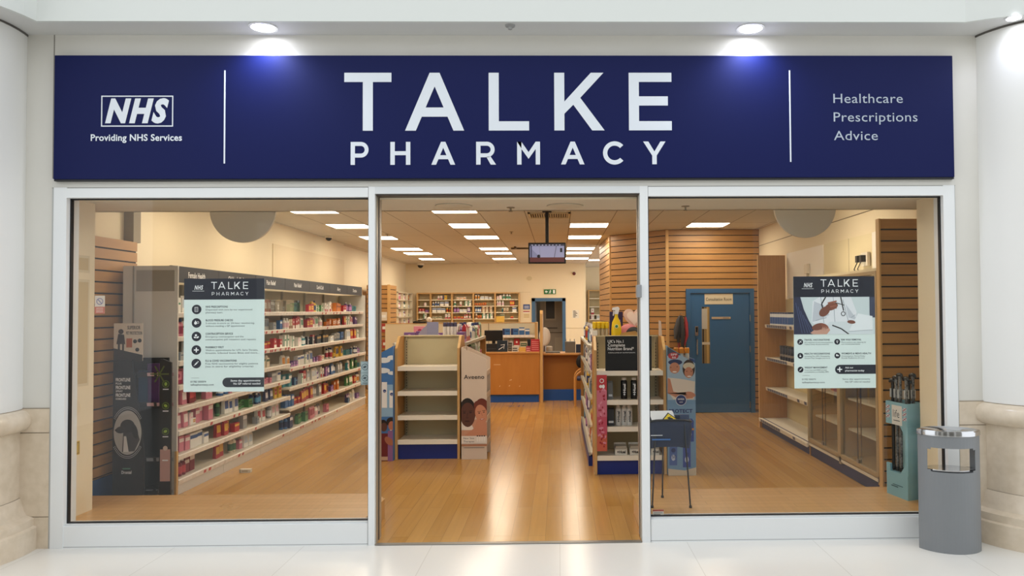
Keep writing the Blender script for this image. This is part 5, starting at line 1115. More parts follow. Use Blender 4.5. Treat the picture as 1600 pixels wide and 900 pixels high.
for (px0, px1, py, z, c, lab) in ((949, 957, 595, zc[1], '#6d6f6e', 'grey powder pouch at the left of the second shelf'), (949, 959, 636, zc[2], '#2a2b2e', 'black powder pouch at the left of the third shelf')):
    a = pp(px0, py, YB+.14); b_ = pp(px1, py, YB+.14); m = MB(); hh = pp(px0, py, YB+.14).z-z; m.prism([(YB+.08, z), (YB+.17, z), (YB+.135, z+hh*.9), (YB+.13, z+hh), (YB+.12, z+hh), (YB+.11, z+hh*.9)], 'yz', a.x, b_.x, M(c, .5))
    m.box(a.x+.008, b_.x-.008, YB+.082, YB+.09, z+.03, z+.05, WHT); m.build('powder_pouch', None, lab, 'pouch')
for i, (p0_, p1_) in enumerate(((961, 980), (984, 1000), (1017, 1030))):
    a = pp(p0_, 712, YB+.06); b_ = pp(p1_, 712, YB+.06); z = zc[3]; t = thing('bar_box', ['open box of snack bars at the left of the lowest shelf', 'open box of snack bars beside the door post on the lowest shelf', 'open box of snack bars right of the door post on the lowest shelf'][i], 'box', ((a.x+b_.x)/2, YB+.1, z), group='snack bar boxes on the lowest shelf')
    m = MB(); CB = M('#d9d3c6', .5); m.box(a.x, b_.x, YB+.05, YB+.055, z, z+.055, CB); m.box(a.x, b_.x, YB+.2, YB+.205, z, z+.10, CB); m.box(a.x, a.x+.004, YB+.055, YB+.2, z, z+.07, CB); m.box(b_.x-.004, b_.x, YB+.055, YB+.2, z, z+.07, CB); m.box(a.x, b_.x, YB+.055, YB+.2, z, z+.004, CB); b5 = m.build('carton', t)
    pr = PR((a.x, YB+.0495, z)); pr.text('+Huel', .02, .018, .026, BLACK, 1, (b_.x-a.x)*.7, off=.04); pr.mb.build('lettering', b5)
    m = MB(); m.box(a.x+.008, b_.x-.008, YB+.06, YB+.19, z+.01, z+.085, M('#a9a294', .5)); m.build('snack_bars', t)
zT = zt_b+.004
# tray of yellow capped bottles
Yt = YB+.55; zz = 1.272
zy = 1.26
m = MB(); a = pp(925, 520, Yt); b_ = pp(951, 520, Yt); m.box(a.x, b_.x, Yt-.10, Yt+.12, 1.272, 1.284, M('#cfc9bc', .5)); m.build('product_tray', None, 'flat pale tray under the yellow capped bottles', 'tray')
for i in range(7):
    q = pp(928.5+3.3*i, 505, Yt-.05+.03*(i % 2)); y9 = Yt-.05+.06*(i % 2); t = thing('yellow_capped_bottle', 'clear bottle with yellow cap, %s from the left on top of the right gondola' % ORD[i], 'bottle', (q.x, y9, 1.284), group='yellow capped bottles on the right gondola')
    m = MB(); m.lathe(q.x, y9, [(.014, 1.284), (.015, 1.295), (.015, 1.44), (.012, 1.45)], M('#b9a88a', .3), 10); m.build('bottle_body', t); m = MB(); m.lathe(q.x, y9, [(.019, 1.45), (.021, 1.46), (.020, 1.515), (.014, 1.52)], M('#e6c21c', .4), 12); m.build('cap', t)
# yellow trigger spray
Yt = YB+.5; a = pp(955, 523, Yt); b_ = pp(971, 496, Yt); x = (a.x+b_.x)/2; zs_ = 1.272; t = thing('spray_bottle', 'bright yellow trigger spray bottle with white nozzle on the right gondola', 'bottle', (x, Yt, zs_)); SPY = M('#e9c713', .35)
m = MB(); m.lathe(x, Yt, [(.05, zs_), (.055, zs_+.02), (.055, zs_+.16), (.045, zs_+.24), (.018, zs_+.30), (.018, zs_+.33)], SPY, 24, sy=.6); b5 = m.build('bottle_body', t)
pr = PR((x, Yt-.035, zs_+.2)); pr.disc(0, 0, .022, M('#e8e0b0', .4), 1); pr.disc(0, 0, .015, M('#2c7a4a', .4), 2); pr.mb.build('printed_label', b5)
m = MB(); m.prism([(x-.045, zs_+.375), (x-.04, zs_+.40), (x+.02, zs_+.41), (x+.035, zs_+.39), (x+.02, zs_+.33), (x-.018, zs_+.33), (x-.012, zs_+.37)], 'xz', Yt-.015, Yt+.015, M('#e6e6e8', .4)); m.prism([(x-.03, zs_+.37), (x-.015, zs_+.36), (x-.03, zs_+.31), (x-.038, zs_+.315)], 'xz', Yt-.008, Yt+.008, M('#e6e6e8', .4)); m.build('trigger_head', t)
Yt = YB+.75; a = pp(953, 520, Yt); b_ = pp(973, 487, Yt); m = MB(); m.box(a.x, b_.x, Yt, Yt+.08, 1.272, b_.z, M('#2c2348', .45)); pr = PR((a.x, Yt-.0005, 1.272), mb=m); w9 = b_.x-a.x; h9 = b_.z-1.272; pr.rect(w9*.3, h9*.68, w9*.8, h9*.75, M('#a898d0', .5), 1); pr.rect(w9*.2, h9*.2, w9*.8, h9*.5, M('#4a3a70', .5), 1)
m.build('purple_box', None, 'dark purple box standing behind the yellow spray bottle', 'box')
# heart shaped tins
def heart(s_, n_=36): return [(s_*.85*math.sin(t_)**3, s_/16*.92*(13*math.cos(t_)-5*math.cos(2*t_)-2*math.cos(3*t_)-math.cos(4*t_))+s_*.0) for t_ in [2*PI*i/n_ for i in range(n_)]]
for (px_, py_, s_, c, c2, Yt, lab, nm) in ((991, 496, .135, '#e2c2b2', '#cf9f92', YB+.66, 'large pale pink heart shaped box standing on the right gondola', 'heart_box'),):
    q = pp(px_, py_, Yt); t = thing(nm, lab, 'box', (q.x, Yt, 1.272)); m = MB(); m.prism([(q.x+u, q.z+v) for u, v in heart(s_)], 'xz', Yt, Yt+.06, M(c, .5), True); m.prism([(q.x-.03, 1.272), (q.x+.03, 1.272), (q.x+.02, q.z-s_*.6), (q.x-.02, q.z-s_*.6)], 'xz', Yt+.02, Yt+.04, M(c2, .5)); bb = m.build('box_body', t)
    m = MB(); m.prism([(q.x+u, q.z+v) for u, v in heart(s_*.7)], 'xz', Yt-.004, Yt, M('#f0dccf', .5), True); m.build('lid_panel', t)
q = pp(982, 510, YB+.58); Yt = YB+.58
m = MB(); m.ball((q.x, Yt, 1.385), .112, M('#c9797c', .6), 18, (1.0, .5, 1.0)); m.ball((q.x+.05, Yt-.04, 1.37), .095, M('#16161a', .6), 18, (1.0, .5, 1.0)); m.build('plush_cushion', None, 'rounded pink and black cushion below the pink heart box', 'cushion')
m = MB(); a = pp(971, 523, YB+.42); b_ = pp(1000, 517, YB+.42); m.prism([(a.x-.02, zt_b+.003), (b_.x, zt_b+.003), (b_.x-.05, zt_b+.05), (a.x, zt_b+.03)], 'xz', YB+.4, YB+.415, M('#b08a52', .5)); m.build('cardboard_lip', None, 'strip of brown cardboard standing on the top edge of the right end unit', 'cardboard')
m = MB(); a = pp(1031, 530, YB+.3); b_ = pp(1036, 502, YB+.3); m.prism([(a.x, zt_b), (a.x+.035, zt_b), (b_.x-.01, b_.z), (b_.x-.035, b_.z+.01)], 'xz', YB+.38, YB+.39, M('#e3cdb9', .5)); m.build('display_strip', None, 'pale pink upright strip on the right corner of the right end unit', 'strip')
row((GB_[0]+.13, YB+1.1, 1.27), (GB_[0]+.13, 10.4, 1.27), -PI/2, ['white', 'grey', 'green', 'yellow', 'white'], 'on the left edge of the right gondola top', random.Random(61), kinds=('toiletry_bottle', 'toiletry_carton'), group='products along the left edge of the right gondola', sc=(1.2, 1.5), maxh=.2, word3='along')
# ---------------------------------------------------------------- counter
YC = 13.3
def P_(px, py, Y): return at(px, py, Y=Y)
a, b_ = P_(755, 628, YC), P_(844, 628, YC); ztp = P_(800, 550, YC).z; 
t = thing('sales_counter', 'cherry wood counter front with blue plinth, carrying the till', 'counter', ((a.x+b_.x)/2, YC+.3, 0))
xL = P_(722, 628, YC).x
m = MB(); m.box(xL, b_.x, YC, YC+.02, .14, ztp-.03, DESK)
for z, w_ in ((.62, .12),): m.box(-1.17, -1.05, YC-.001, YC, ztp-.23, ztp-.22, M('#e0c49a', .5))
pr = PR((0, YC-.0005, 0), mb=m)
for px_, py_, r_ in ((798, 594.5, .022), (796, 603.5, .012), (781, 604, .010), (812, 604, .010)): q = P_(px_, py_, YC); pr.poly([(q.x-r_, q.z-.004), (q.x+r_, q.z+.008), (q.x+r_*.8, q.z+.02), (q.x-r_, q.z+.008)], M('#e6cda8', .5), 1)
m.build('front_panel', t)
m = MB(); m.box(xL, b_.x, YC+.03, YC+.05, 0, .14, KICK2); m.build('plinth', t)
m = MB(); m.box(xL, b_.x, YC-.02, YC+.62, ztp-.03, ztp, M('#c58f52', .35)); m.build('worktop', t, bevel=.004)
m = MB(); m.box(xL, b_.x, YC+.55, YC+.57, 0, ztp-.03, DESK); m.box(xL, xL+.02, YC+.02, YC+.55, 0, ztp-.03, DESK); m.box(b_.x-.02, b_.x, YC+.02, YC+.55, 0, ztp-.03, DESK); m.build('carcass', t)
# tall divider panel
d0 = P_(843.5, 485, YC-.03); d1 = P_(847.5, 485, YC-.03); m = MB(); zt_d = P_(845, 485, YC).z
m.prism([(YC-.03, 0), (YC+.62, 0), (YC+.62, zt_d-.06), (YC+.5, zt_d), (YC+.05, zt_d), (YC-.03, zt_d-.06)], 'yz', d0.x, d1.x, OAKL); m.build('counter_divider', None, 'tall thin oak divider panel standing between the two counters', 'divider')
# lower desk to the right
YD2 = 13.45; b2 = P_(908, 612, YD2); zt3 = P_(880, 552, YD2).z
t = thing('consulting_desk', 'recessed cherry wood counter right of the oak divider', 'counter', ((d1.x+b2.x)/2, YD2+.3, 0))
m = MB(); m.box(d1.x+.005, b2.x+.3, YD2+.12, YD2+.14, .14, zt3-.03, M('#a06a2e', .4)); m.build('front_panel', t); m = MB(); m.box(d1.x+.005, b2.x+.3, YD2+.10, YD2+.115, 0, .2, KICK2); m.build('plinth', t)
m = MB(); m.box(d1.x+.005, b2.x+.3, YD2-.05, YD2+.6, zt3-.03, zt3, M('#c58f52', .35)); m.build('worktop', t, bevel=.004)
m = MB(); m.box(b2.x+.28, b2.x+.3, YD2+.14, YD2+.6, 0, zt3-.03, DESK); m.build('side_panel', t)
# till: monitor, base, card unit
Ym = YC+.25
a, b_ = P_(757, 533, Ym), P_(785.5, 516, Ym)
t = thing('till_monitor', 'flat black till monitor on the left of the wooden counter', 'monitor', ((a.x+b_.x)/2, Ym, ztp))
m = MB(); m.box(a.x, b_.x, Ym, Ym+.03, a.z, b_.z, BLACK); m.build('screen', t, bevel=.004); m = MB(); xc = (a.x+b_.x)/2; m.box(xc-.03, xc+.03, Ym+.01, Ym+.05, ztp+.01, a.z+.05, BLACK); m.box(xc-.1, xc+.1, Ym-.05, Ym+.1, ztp, ztp+.012, BLACK); m.build('stand', t)
a, b_ = P_(760, 549, Ym-.1), P_(777, 537, Ym-.1); m = MB(); m.box(a.x, b_.x, Ym-.14, Ym-.06, ztp, b_.z, M('#1b1d22', .4)); m.box(a.x+.02, b_.x-.02, Ym-.142, Ym-.14, ztp+.05, ztp+.06, M('#3a3d44', .4)); m.build('receipt_printer', None, 'black receipt printer under the till monitor', 'printer', bevel=.004)
a, b_ = P_(777, 550, Ym-.12), P_(793, 532, Ym-.12); m = MB(); m.box(a.x, b_.x, Ym-.16, Ym-.08, ztp, b_.z, M('#1c2a38', .4)); pr = PR((a.x, Ym-.1605, ztp), mb=m); w9, h9 = b_.x-a.x, b_.z-ztp
pr.line((w9*.15, h9*.2), (w9*.6, h9*.45), .012, WHT); pr.line((w9*.35, h9*.6), (w9*.75, h9*.65), .010, WHT, 2); pr.line((w9*.7, h9*.65), (w9*.65, h9*.25), .008, WHT, 3); m.build('leaflet_box', None, 'dark blue box with a white drawing beside the till', 'box')
def simple(px0, px1, py0, py1, Y, zbase, d, col, name, label, cat, deco=None):
    a, b_ = P_(px0, py1, Y), P_(px1, py0, Y); m = MB(); m.box(a.x, b_.x, Y, Y+d, zbase, max(b_.z, zbase+.01), M(col, .45))
    if deco: deco(PR((a.x, Y-.0005, zbase), mb=m), b_.x-a.x, max(b_.z, zbase+.01)-zbase)
    return m.build(name, None, label, cat)
def lines(c, n_=4):
    def f(pr, w_, h_):
        for i in range(n_): pr.rect(w_*.1, h_*(.12+.8*i/n_), w_*.9, h_*(.12+.8*i/n_+.35/n_), M(c, .5))
    return f
simple(829.5, 843, 530, 550, YC+.1, ztp, .1, '#b8343f', 'counter_display_box', 'red and pink display box against the oak divider on the counter', 'box', lines('#e08a90', 5))
simple(822, 829, 541, 550, YC+.12, ztp, .08, '#a83a4c', 'lozenge_box', 'small crimson box left of the red display box', 'box', lines('#e4b0b0', 2))
simple(811, 821, 543, 550, YC+.12, ztp, .1, '#d9a03a', 'lozenge_box', 'small yellow and orange tray of sweets on the counter', 'tray', lines('#e9c878', 3))
simple(800, 809, 541, 549, YC+.12, ztp, .08, '#c8c4be', 'lozenge_box', 'small white and black carton in the middle of the counter', 'carton', lines('#3c3c40', 2))
simple(824, 829, 530, 540, YC+.3, ztp, .08, '#1a1c22', 'card_reader', 'black card reader behind the small crimson box', 'card reader')
simple(794, 800, 535, 550, YC+.3, ztp, .08, '#4a4238', 'leaflet_box', 'narrow dark holder right of the blue counter box', 'box', lines('#8a8478', 3))
# desk things
a, b_ = P_(883, 549, YD2+.2), P_(899, 531, YD2+.2); t = thing('leaflet_rack', 'grey metal leaflet rack on the right counter', 'rack', ((a.x+b_.x)/2, YD2+.25, zt3))
m = MB(); m.box(a.x, b_.x, YD2+.18, YD2+.34, zt3, b_.z-.03, M('#77756f', .4, .5)); m.build('case', t, bevel=.005); m = MB()
for s_ in (.1, .5, .9): x = a.x+(b_.x-a.x)*s_; m.tube([(x, YD2+.2, b_.z-.03), (x, YD2+.2, b_.z+.01), (x, YD2+.32, b_.z+.01), (x, YD2+.32, b_.z-.03)], .006, STEEL, 6)
m.build('wire_loops', t)
simple(900, 909, 538, 550, YD2+.15, zt3, .1, '#1f2d44', 'desk_phone', 'dark blue phone set at the right end of the counter', 'phone')
m = MB(); m.box(d1.x+.05, P_(875, 550, YD2).x, YD2+.1, YD2+.4, zt3, zt3+.02, M('#5c6468', .4)); m.build('desk_mat', None, 'flat grey mat on the right counter', 'mat')
q = P_(906, 565, YD2-.1); m = MB(); m.ball((q.x, YD2-.11, q.z), .085, M('#12151d', .8), 16, (.8, .5, 1.3)); m.tube([(q.x-.02, YD2-.10, q.z+.09), (q.x, YD2-.08, zt3+.005), (q.x+.02, YD2-.10, q.z+.09)], .006, BLACK, 6); m.build('hanging_bag', None, 'black bag hanging at the right end of the counter', 'bag')
# white swivel chair behind the counter
q = P_(851, 526, 14.25); t = thing('swivel_chair', 'white oval backed chair behind the oak divider', 'chair', (q.x, 14.25, 0)); WC = M('#d2ccc4', .5)
m = MB(); m.ball((q.x, 14.25, q.z), .15, WC, 20, (.75, .2, 1.2)); m.build('backrest', t); m = MB(); m.lathe(q.x, 14.5, [(.18, .48), (.21, .50), (.21, .54), (.18, .56)], WC, 24); m.build('seat', t)
m = MB(); m.tube([(q.x, 14.31, .55), (q.x, 14.27, q.z-.1)], .02, STEEL, 8); m.tube([(q.x, 14.5, .06), (q.x, 14.5, .48)], .025, STEEL, 10); m.build('stem', t)
for i in range(5): an = 2*PI*i/5; m = MB(); m.tube([(q.x, 14.5, .09), (q.x+.24*math.cos(an), 14.5+.24*math.sin(an), .05)], .016, STEEL, 8); m.ball((q.x+.24*math.cos(an), 14.5+.24*math.sin(an), .025), .025, BLACK, 10); m.build('leg', t)
m = MB(); a = P_(848, 549, YC+.45); m.lathe(a.x+.12, YD2+.46, [(.05, zt3+.001), (.06, zt3+.02), (.06, zt3+.1), (.04, zt3+.11)], M('#cfc7b9', .5), 20); m.build('tissue_pot', None, 'small cream pot beside the oak divider on the right counter', 'pot')
# bentwood chair with blue seat
q = P_(904, 632, 12.95); cx_, cy_ = q.x+.16, 12.95; t = thing('bentwood_chair', 'bentwood armchair with dark blue seat before the right counter', 'chair', (cx_, cy_, 0)); WD = M('#c08a4c', .4)
m = MB(); m.box(cx_-.19, cx_+.22, cy_-.22, cy_+.2, .43, .48, M('#232c52', .7)); m.build('seat', t, bevel=.015)
for s_ in (-1, 1):
    m = MB(); pts = []
    for i in range(11): an = PI*i/10; pts.append((cx_-.22*math.cos(an)*1.0, cy_+s_*.24, .45+.17*math.sin(an)))
    pts = [(cx_-.22, cy_+s_*.24, 0)]+pts+[(cx_+.22, cy_+s_*.24, 0)]; m.tube(pts, .018, WD, 8); m.build('leg_frame', t)
m = MB(); m.tube([(cx_+.2, cy_-.24, .6), (cx_+.26, cy_-.2, .78), (cx_+.27, cy_, .82), (cx_+.26, cy_+.2, .78), (cx_+.2, cy_+.24, .6)], .018, WD, 8); m.box(cx_+.22, cx_+.25, cy_-.18, cy_+.18, .55, .78, M('#232c52', .7)); m.build('backrest', t)
# low dispensary screen behind the till
YS = 15.2; a = P_(600, 505, YS); b_ = P_(838, 505, YS); t = thing('dispensary_screen', 'low cream partition with display shelf between shop and dispensary', 'partition', ((a.x+b_.x)/2, YS, 0)); zS = P_(720, 505.5, YS).z
m = MB(); m.box(-3.55, b_.x, YS, YS+.06, 0, zS, M('#ddd3b8', .6)); m.box(-3.55, b_.x, YS-.01, YS+.07, zS, zS+.015, OAKL); m.box(P_(763.5, 505, YS).x-.006, P_(763.5, 505, YS).x+.006, YS-.008, YS, .9, zS, M('#8b7a58', .5)); m.build('panel', t)
m = MB(); m.box(b_.x-.02, b_.x+.03, YS-.32, YS+.07, 0, zS+.02, OAKL); m.build('end_post', t)
zsh = P_(810, 524, YS-.3).z
m = MB(); m.box(P_(783, 520, YS).x, b_.x-.02, YS-.3, YS, zsh-.02, zsh, SHELFW); m.box(P_(783, 520, YS).x, b_.x-.02, YS-.31, YS-.3, zsh-.045, zsh+.01, TICK)
for k in range(7): x = P_(787+7*k, 520, YS).x; m.box(x, x+.05, YS-.313, YS-.31, zsh-.038, zsh, M('#f2efe8', .4))
m.build('shelf', t)
m = MB(); m.box(P_(785, 520, YS).x, b_.x-.02, YS-.3, YS, .86, .88, SHELFW); m.build('shelf', t)
row((P_(785, 520, YS).x, YS-.2, zsh), (b_.x-.05, YS-.2, zsh), 0, ['white', 'teal', 'blue', 'grey', 'navy', 'navy'], 'on the shelf behind the till', random.Random(77), kinds=('pharmacy_carton',), group='boxes on the shelf behind the till', sc=(1.3, 1.8), maxh=.24, word3='from the left')
row((P_(787, 520, YS).x, YS-.2, .881), (b_.x-.05, YS-.2, .881), 0, ['grey', 'black', 'white', 'red', 'black', 'cream'], 'on the low shelf behind the till', random.Random(78), kinds=('pharmacy_carton',), group='boxes on the low shelf behind the till', sc=(1.3, 1.8), maxh=.24, word3='from the left')
a = P_(640, 503, YS); t = thing('document_scanner', 'black lidded device standing on top of the cream partition at its left', 'machine', (a.x-.1, YS+.03, zS+.015)); m = MB(); m.box(-2.98, -2.72, YS-.03, YS+.1, zS+.015, zS+.045, BLACK); m.build('base', t); m = MB(); m.prism([(-2.98, zS+.045), (-2.73, zS+.10), (-2.73, zS+.085), (-2.98, zS+.035)], 'xz', YS-.03, YS+.1, BLACK); m.build('lid', t)
m = MB(); m.ball((-2.66, YS+.03, zS+.075), .06, M('#d9d0c0', .4), 16, (1, .9, 1)); m.build('white_lamp_head', None, 'small round white object on top of the cream partition', 'ornament')

# ---------------------------------------------------------------- dispensary shelves on the back wall
zt4 = P_(730, 457, BY-.3).z; Yf = BY-.30; levels = [P_(730, y, Yf).z for y in (468, 478, 488, 498)]
bx_ = [P_(p, 480, Yf).x for p in (651, 672, 705.5, 739, 773, 810)]
DC = [['red', 'green', 'white', 'purple', 'white'], ['white', 'pink', 'cream', 'white', 'white', 'yellow'], ['white', 'white', 'cream', 'red', 'white', 'purple'], ['blue', 'white', 'cream', 'white', 'white', 'orange'], ['white', 'white', 'cream', 'teal', 'white', 'red']]
for k in range(5):
    x0, x1 = bx_[k], bx_[k+1]
    t = thing('dispensary_shelving', 'oak framed medicine shelving on the back wall, %s bay from the left' % ORD[k], 'shelving', ((x0+x1)/2, BY-.15, 0), group='medicine shelving bays on the back wall')
    m = MB(); m.box(x0, x0+.03, Yf, BY, 0, zt4, OAKL); m.build('side_panel', t); m = MB(); m.box(x1-.0, x1+.03, Yf, BY, 0, zt4, OAKL) if k == 4 else m.box(x1-.015, x1-.0, Yf+.01, BY, 0, zt4, OAKL); m.build('side_panel', t)
    m = MB(); m.box(x0+.03, x1-.015, Yf, BY, zt4-.03, zt4, OAKL); m.build('top_board', t); m = MB(); m.box(x0+.03, x1-.015, BY-.02, BY-.005, 0, zt4-.03, M('#d6c9a6', .6)); m.build('back_panel', t)
    for i, z in enumerate(levels+[1.05, .7, .35]):
        m = MB(); m.box(x0+.03, x1-.015, Yf+.01, BY-.02, z-.02, z, M('#ece3c9', .5)); m.build('shelf', t)
        if i < 5 and not (k == 0 and i == 0): row((x0+.03, Yf+.08, z), (x1-.02, Yf+.08, z), 0, DC[k], 'of the %s shelf, %s dispensary bay' % (['top', 'second', 'third', 'fourth', 'fifth'][i], ORD[k]), random.Random(k*9+i), kinds=('dispensary_carton', 'dispensary_carton', 'dispensary_bottle'), group='medicines on the back wall shelving', sc=(.9, 1.25), maxh=.15, skip=.4, word3='from the left', gap=(.005, .03))
# white shelving on the side wall of the dispensary
t = thing('side_wall_shelving', 'white pigeonhole shelving full of packs in the far left corner', 'shelving', (-4.05, 19.3, 0)); x1 = -3.93; CRW = M('#d9cfb6', .5)
m = MB(); m.box(-4.17, -4.15, 18.2, 19.95, 0, 2.12, CRW); m.build('back_panel', t)
for y in (18.2, 18.77, 19.35, 19.93): m = MB(); m.box(-4.15, x1, y, y+.02, 0, 2.12, CRW); m.build('divider_panel', t)
for z in (1.0, 1.28, 1.5, 1.72, 1.93, 2.12): m = MB(); m.box(-4.15, x1, 18.2, 19.95, z-.02, z, CRW); m.build('shelf', t)
for i, z in enumerate((1.28, 1.5, 1.72, 1.93)): row((-4.02, 18.23, z), (-4.02, 19.9, z), PI/2, ['white', 'red', 'grey', 'green', 'pink', 'white', 'cream', 'purple'], 'of the %s shelf in the far left corner' % ['lowest', 'third', 'second', 'top'][i], random.Random(300+i), kinds=('dispensary_carton', 'dispensary_bottle'), group='medicines on the corner shelving', sc=(1, 1.4), maxh=.16, word3='along')
# shelving glimpsed in the recess at the right of the back wall
Y5 = 21.8; a, b_ = P_(919, 453, Y5), P_(948, 453, Y5); zt5 = a.z; t = thing('recess_shelving', 'tall narrow shelving in the recess right of the back wall', 'shelving', ((a.x+b_.x)/2, Y5+.15, 0))
for x in (a.x, b_.x): m = MB(); m.box(x, x+.03, Y5, Y5+.35, 0, zt5, OAKL); m.build('side_panel', t)
m = MB(); m.box(a.x+.03, b_.x, Y5+.33, Y5+.35, 0, zt5, M('#cfc19b', .6)); m.box(a.x+.03, b_.x, Y5, Y5+.35, zt5-.03, zt5, OAKL); m.build('back_panel', t)
for i, y in enumerate((466, 479, 491.5, 499)): z = P_(930, y, Y5).z; m = MB(); m.box(a.x+.03, b_.x, Y5, Y5+.33, z-.02, z, SHELFW); m.build('shelf', t)
for i, (z_, px_) in enumerate(((499, 925), (499, 935), (491.5, 925))): q = P_(px_, z_, Y5); place('storage_carton', stock('storage_carton', 'white', i)[0], (q.x+.02, Y5+.14, P_(930, z_, Y5).z+.0012), 0, ['white carton at the left of the low recess shelf', 'white carton at the right of the low recess shelf', 'white carton on the third recess shelf'][i], 'carton', None, 1.6)
# ---------------------------------------------------------------- back doorway
o = thing('door_2', None, None, (-.28, BY, 0)); setp(o, kind='structure')
f = MB(); BF = M('#3c6286', .45); f.box(dx0-.0, dx0+.09, BY-.02, BY+.12, 0, dz, BF); f.box(dx1-.09, dx1, BY-.02, BY+.12, 0, dz, BF); f.box(dx0, dx1, BY-.02, BY+.12, dz-.09, dz, BF); st(f, 'door_frame', o)
f = MB(); f.box(dx0+.09, dx0+.12, BY+.12, 21.3, 0, dz-.09, M('#7b7f84', .6)); f.box(dx0+.2, .7, 21.6, 21.65, 0, 2.2, M('#a3988a', .6)); st(f, 'door_leaf', o)
f = MB(); f.box(dx0+.33, dx0+.66, 21.57, 21.6, 1.35, 1.95, M('#b5aa98', .5)); f.box(dx0+.37, dx0+.62, 21.56, 21.575, 1.4, 1.91, M('#1d1512', .3)); f.box(dx0+.2, .7, 21.585, 21.6, .98, 1.0, M('#57493a', .5)); f.box(dx0+.4, dx0+.7, 21.55, 21.6, 1.12, 1.14, BLACK); f.box(dx0+.62, .68, 21.585, 21.6, .1, .85, M('#b0a594', .5)); st(f, 'door_panel', o)
# exit sign (running figure, arrows)
a, b_ = P_(850, 459.5, BY-.03), P_(868.5, 452, BY-.03); t = thing('exit_sign', 'green emergency exit sign with white running figure above the blue doorway', 'sign', ((a.x+b_.x)/2, BY-.03, a.z)); EG = M('#1f6e3c', .4)
m = MB(); m.box(a.x, b_.x, BY-.03, BY-.001, a.z, b_.z, EG); m.build('sign_body', t); pr = PR((a.x, BY-.0305, a.z)); w9, h9 = b_.x-a.x, b_.z-a.z
pr.poly([(w9*.08, h9*.5), (w9*.2, h9*.8), (w9*.2, h9*.2)], INK); pr.rect(w9*.2, h9*.42, w9*.32, h9*.58, INK); pr.disc(w9*.55, h9*.8, h9*.09, INK); pr.line((w9*.54, h9*.7), (w9*.50, h9*.4), h9*.13, INK); pr.line((w9*.5, h9*.42), (w9*.42, h9*.15), h9*.1, INK, 2); pr.line((w9*.5, h9*.42), (w9*.58, h9*.15), h9*.1, INK, 3); pr.line((w9*.44, h9*.6), (w9*.62, h9*.55), h9*.07, INK, 4); pr.rect(w9*.76, h9*.12, w9*.92, h9*.88, INK); pr.mb.build('pictogram', t)
def notice(px0, px1, py0, py1, col, label, fn=None, name='wall_notice'): return card(px0, py0, px1, py1, BY-.006, col, name, label, 'notice', fn)
notice(817.5, 828, 475.5, 483.5, '#2c4a8a', 'blue notice on the back wall left of the blue doorway', lambda pr, w_, h_: [pr.rect(w_*.15, h_*(.2+.2*k), w_*.85, h_*(.3+.2*k), M('#c9d2e4', .5)) for k in range(3)])
notice(817.5, 827.5, 486, 488.5, '#a8303a', 'narrow red and white notice under the blue notice', lambda pr, w_, h_: pr.rect(0, 0, w_, h_*.35, INK))
notice(817.5, 828, 489.5, 497, '#e2d3ae', 'cream notice lowest in the column left of the blue doorway', lambda pr, w_, h_: [pr.rect(w_*.1, h_*(.15+.28*k), w_*.9, h_*(.25+.28*k), M('#b0905a', .5)) for k in range(3)])
notice(894, 904.5, 484.5, 497, '#ddd6c6', 'white printed notice on the back wall right of the blue doorway', lambda pr, w_, h_: [pr.rect(w_*.15, h_*(.1+.15*k), w_*(.5+.07*(k*3 % 5)), h_*(.18+.15*k), M('#2e2c2a', .5)) for k in range(6)])
q = P_(897, 427.5, BY-.05); m = MB(); m.box(q.x-.04, q.x+.0, BY-.06, BY, q.z-.03, q.z+.05, M('#c9bfa8', .5)); m.ball((q.x, BY-.06, q.z), .045, M('#5c1512', .4), 16, (1, .6, 1)); m.build('alarm_sounder', None, 'dark red round alarm on the back wall above the right counter', 'alarm')
q = P_(827, 435, BY-.01); m = MB(); m.add([], [], CREAM); pts = [(q.x+.075*math.cos(2*PI*i/28), q.z+.06*math.sin(2*PI*i/28)) for i in range(28)]; m.prism(pts, 'xz', BY-.03, BY, M('#d3c39d', .5), True); m.build('wall_vent_cover', None, 'faint round cream cover on the back wall left of the exit sign', 'cover')
simple(777-2, 788, 494, 503, BY-.35, 1.33, .02, '#d6ac4a', 'yellow_card', 'plain yellow card standing in the fourth dispensary bay', 'card').location.y = Yf-.03

# ---------------------------------------------------------------- consultation room door
YD3 = 11.8-.035
a, b_ = P_(1073.5, 647, YD3), P_(1180, 647, YD3); zt6 = P_(1125, 451, YD3).z
o = thing('door_3', None, None, ((a.x+b_.x)/2, YD3, 0)); setp(o, kind='structure'); fw = .07
f = MB(); f.box(a.x, a.x+fw, YD3-.02, YD3+.03, 0, zt6, BLUEDOOR); f.box(b_.x-fw, b_.x, YD3-.02, YD3+.03, 0, zt6, BLUEDOOR); f.box(a.x+fw, b_.x-fw, YD3-.02, YD3+.03, zt6-fw, zt6, BLUEDOOR); st(f, 'door_frame', o)
wl, wr_ = P_(1096.5, 500, YD3).x, P_(1109, 500, YD3).x; wz0, wz1 = P_(1100, 568, YD3).z, P_(1100, 479.5, YD3).z
f = MB(); DL = M('#336394', .4); x0, x1 = a.x+fw+.004, b_.x-fw-.004
f.box(x0, wl, YD3, YD3+.015, .01, zt6-fw-.005, DL); f.box(wr_, x1, YD3, YD3+.015, .01, zt6-fw-.005, DL); f.box(wl, wr_, YD3, YD3+.015, .01, wz0, DL); f.box(wl, wr_, YD3, YD3+.015, wz1, zt6-fw-.005, DL); lf = st(f, 'door_leaf', o)
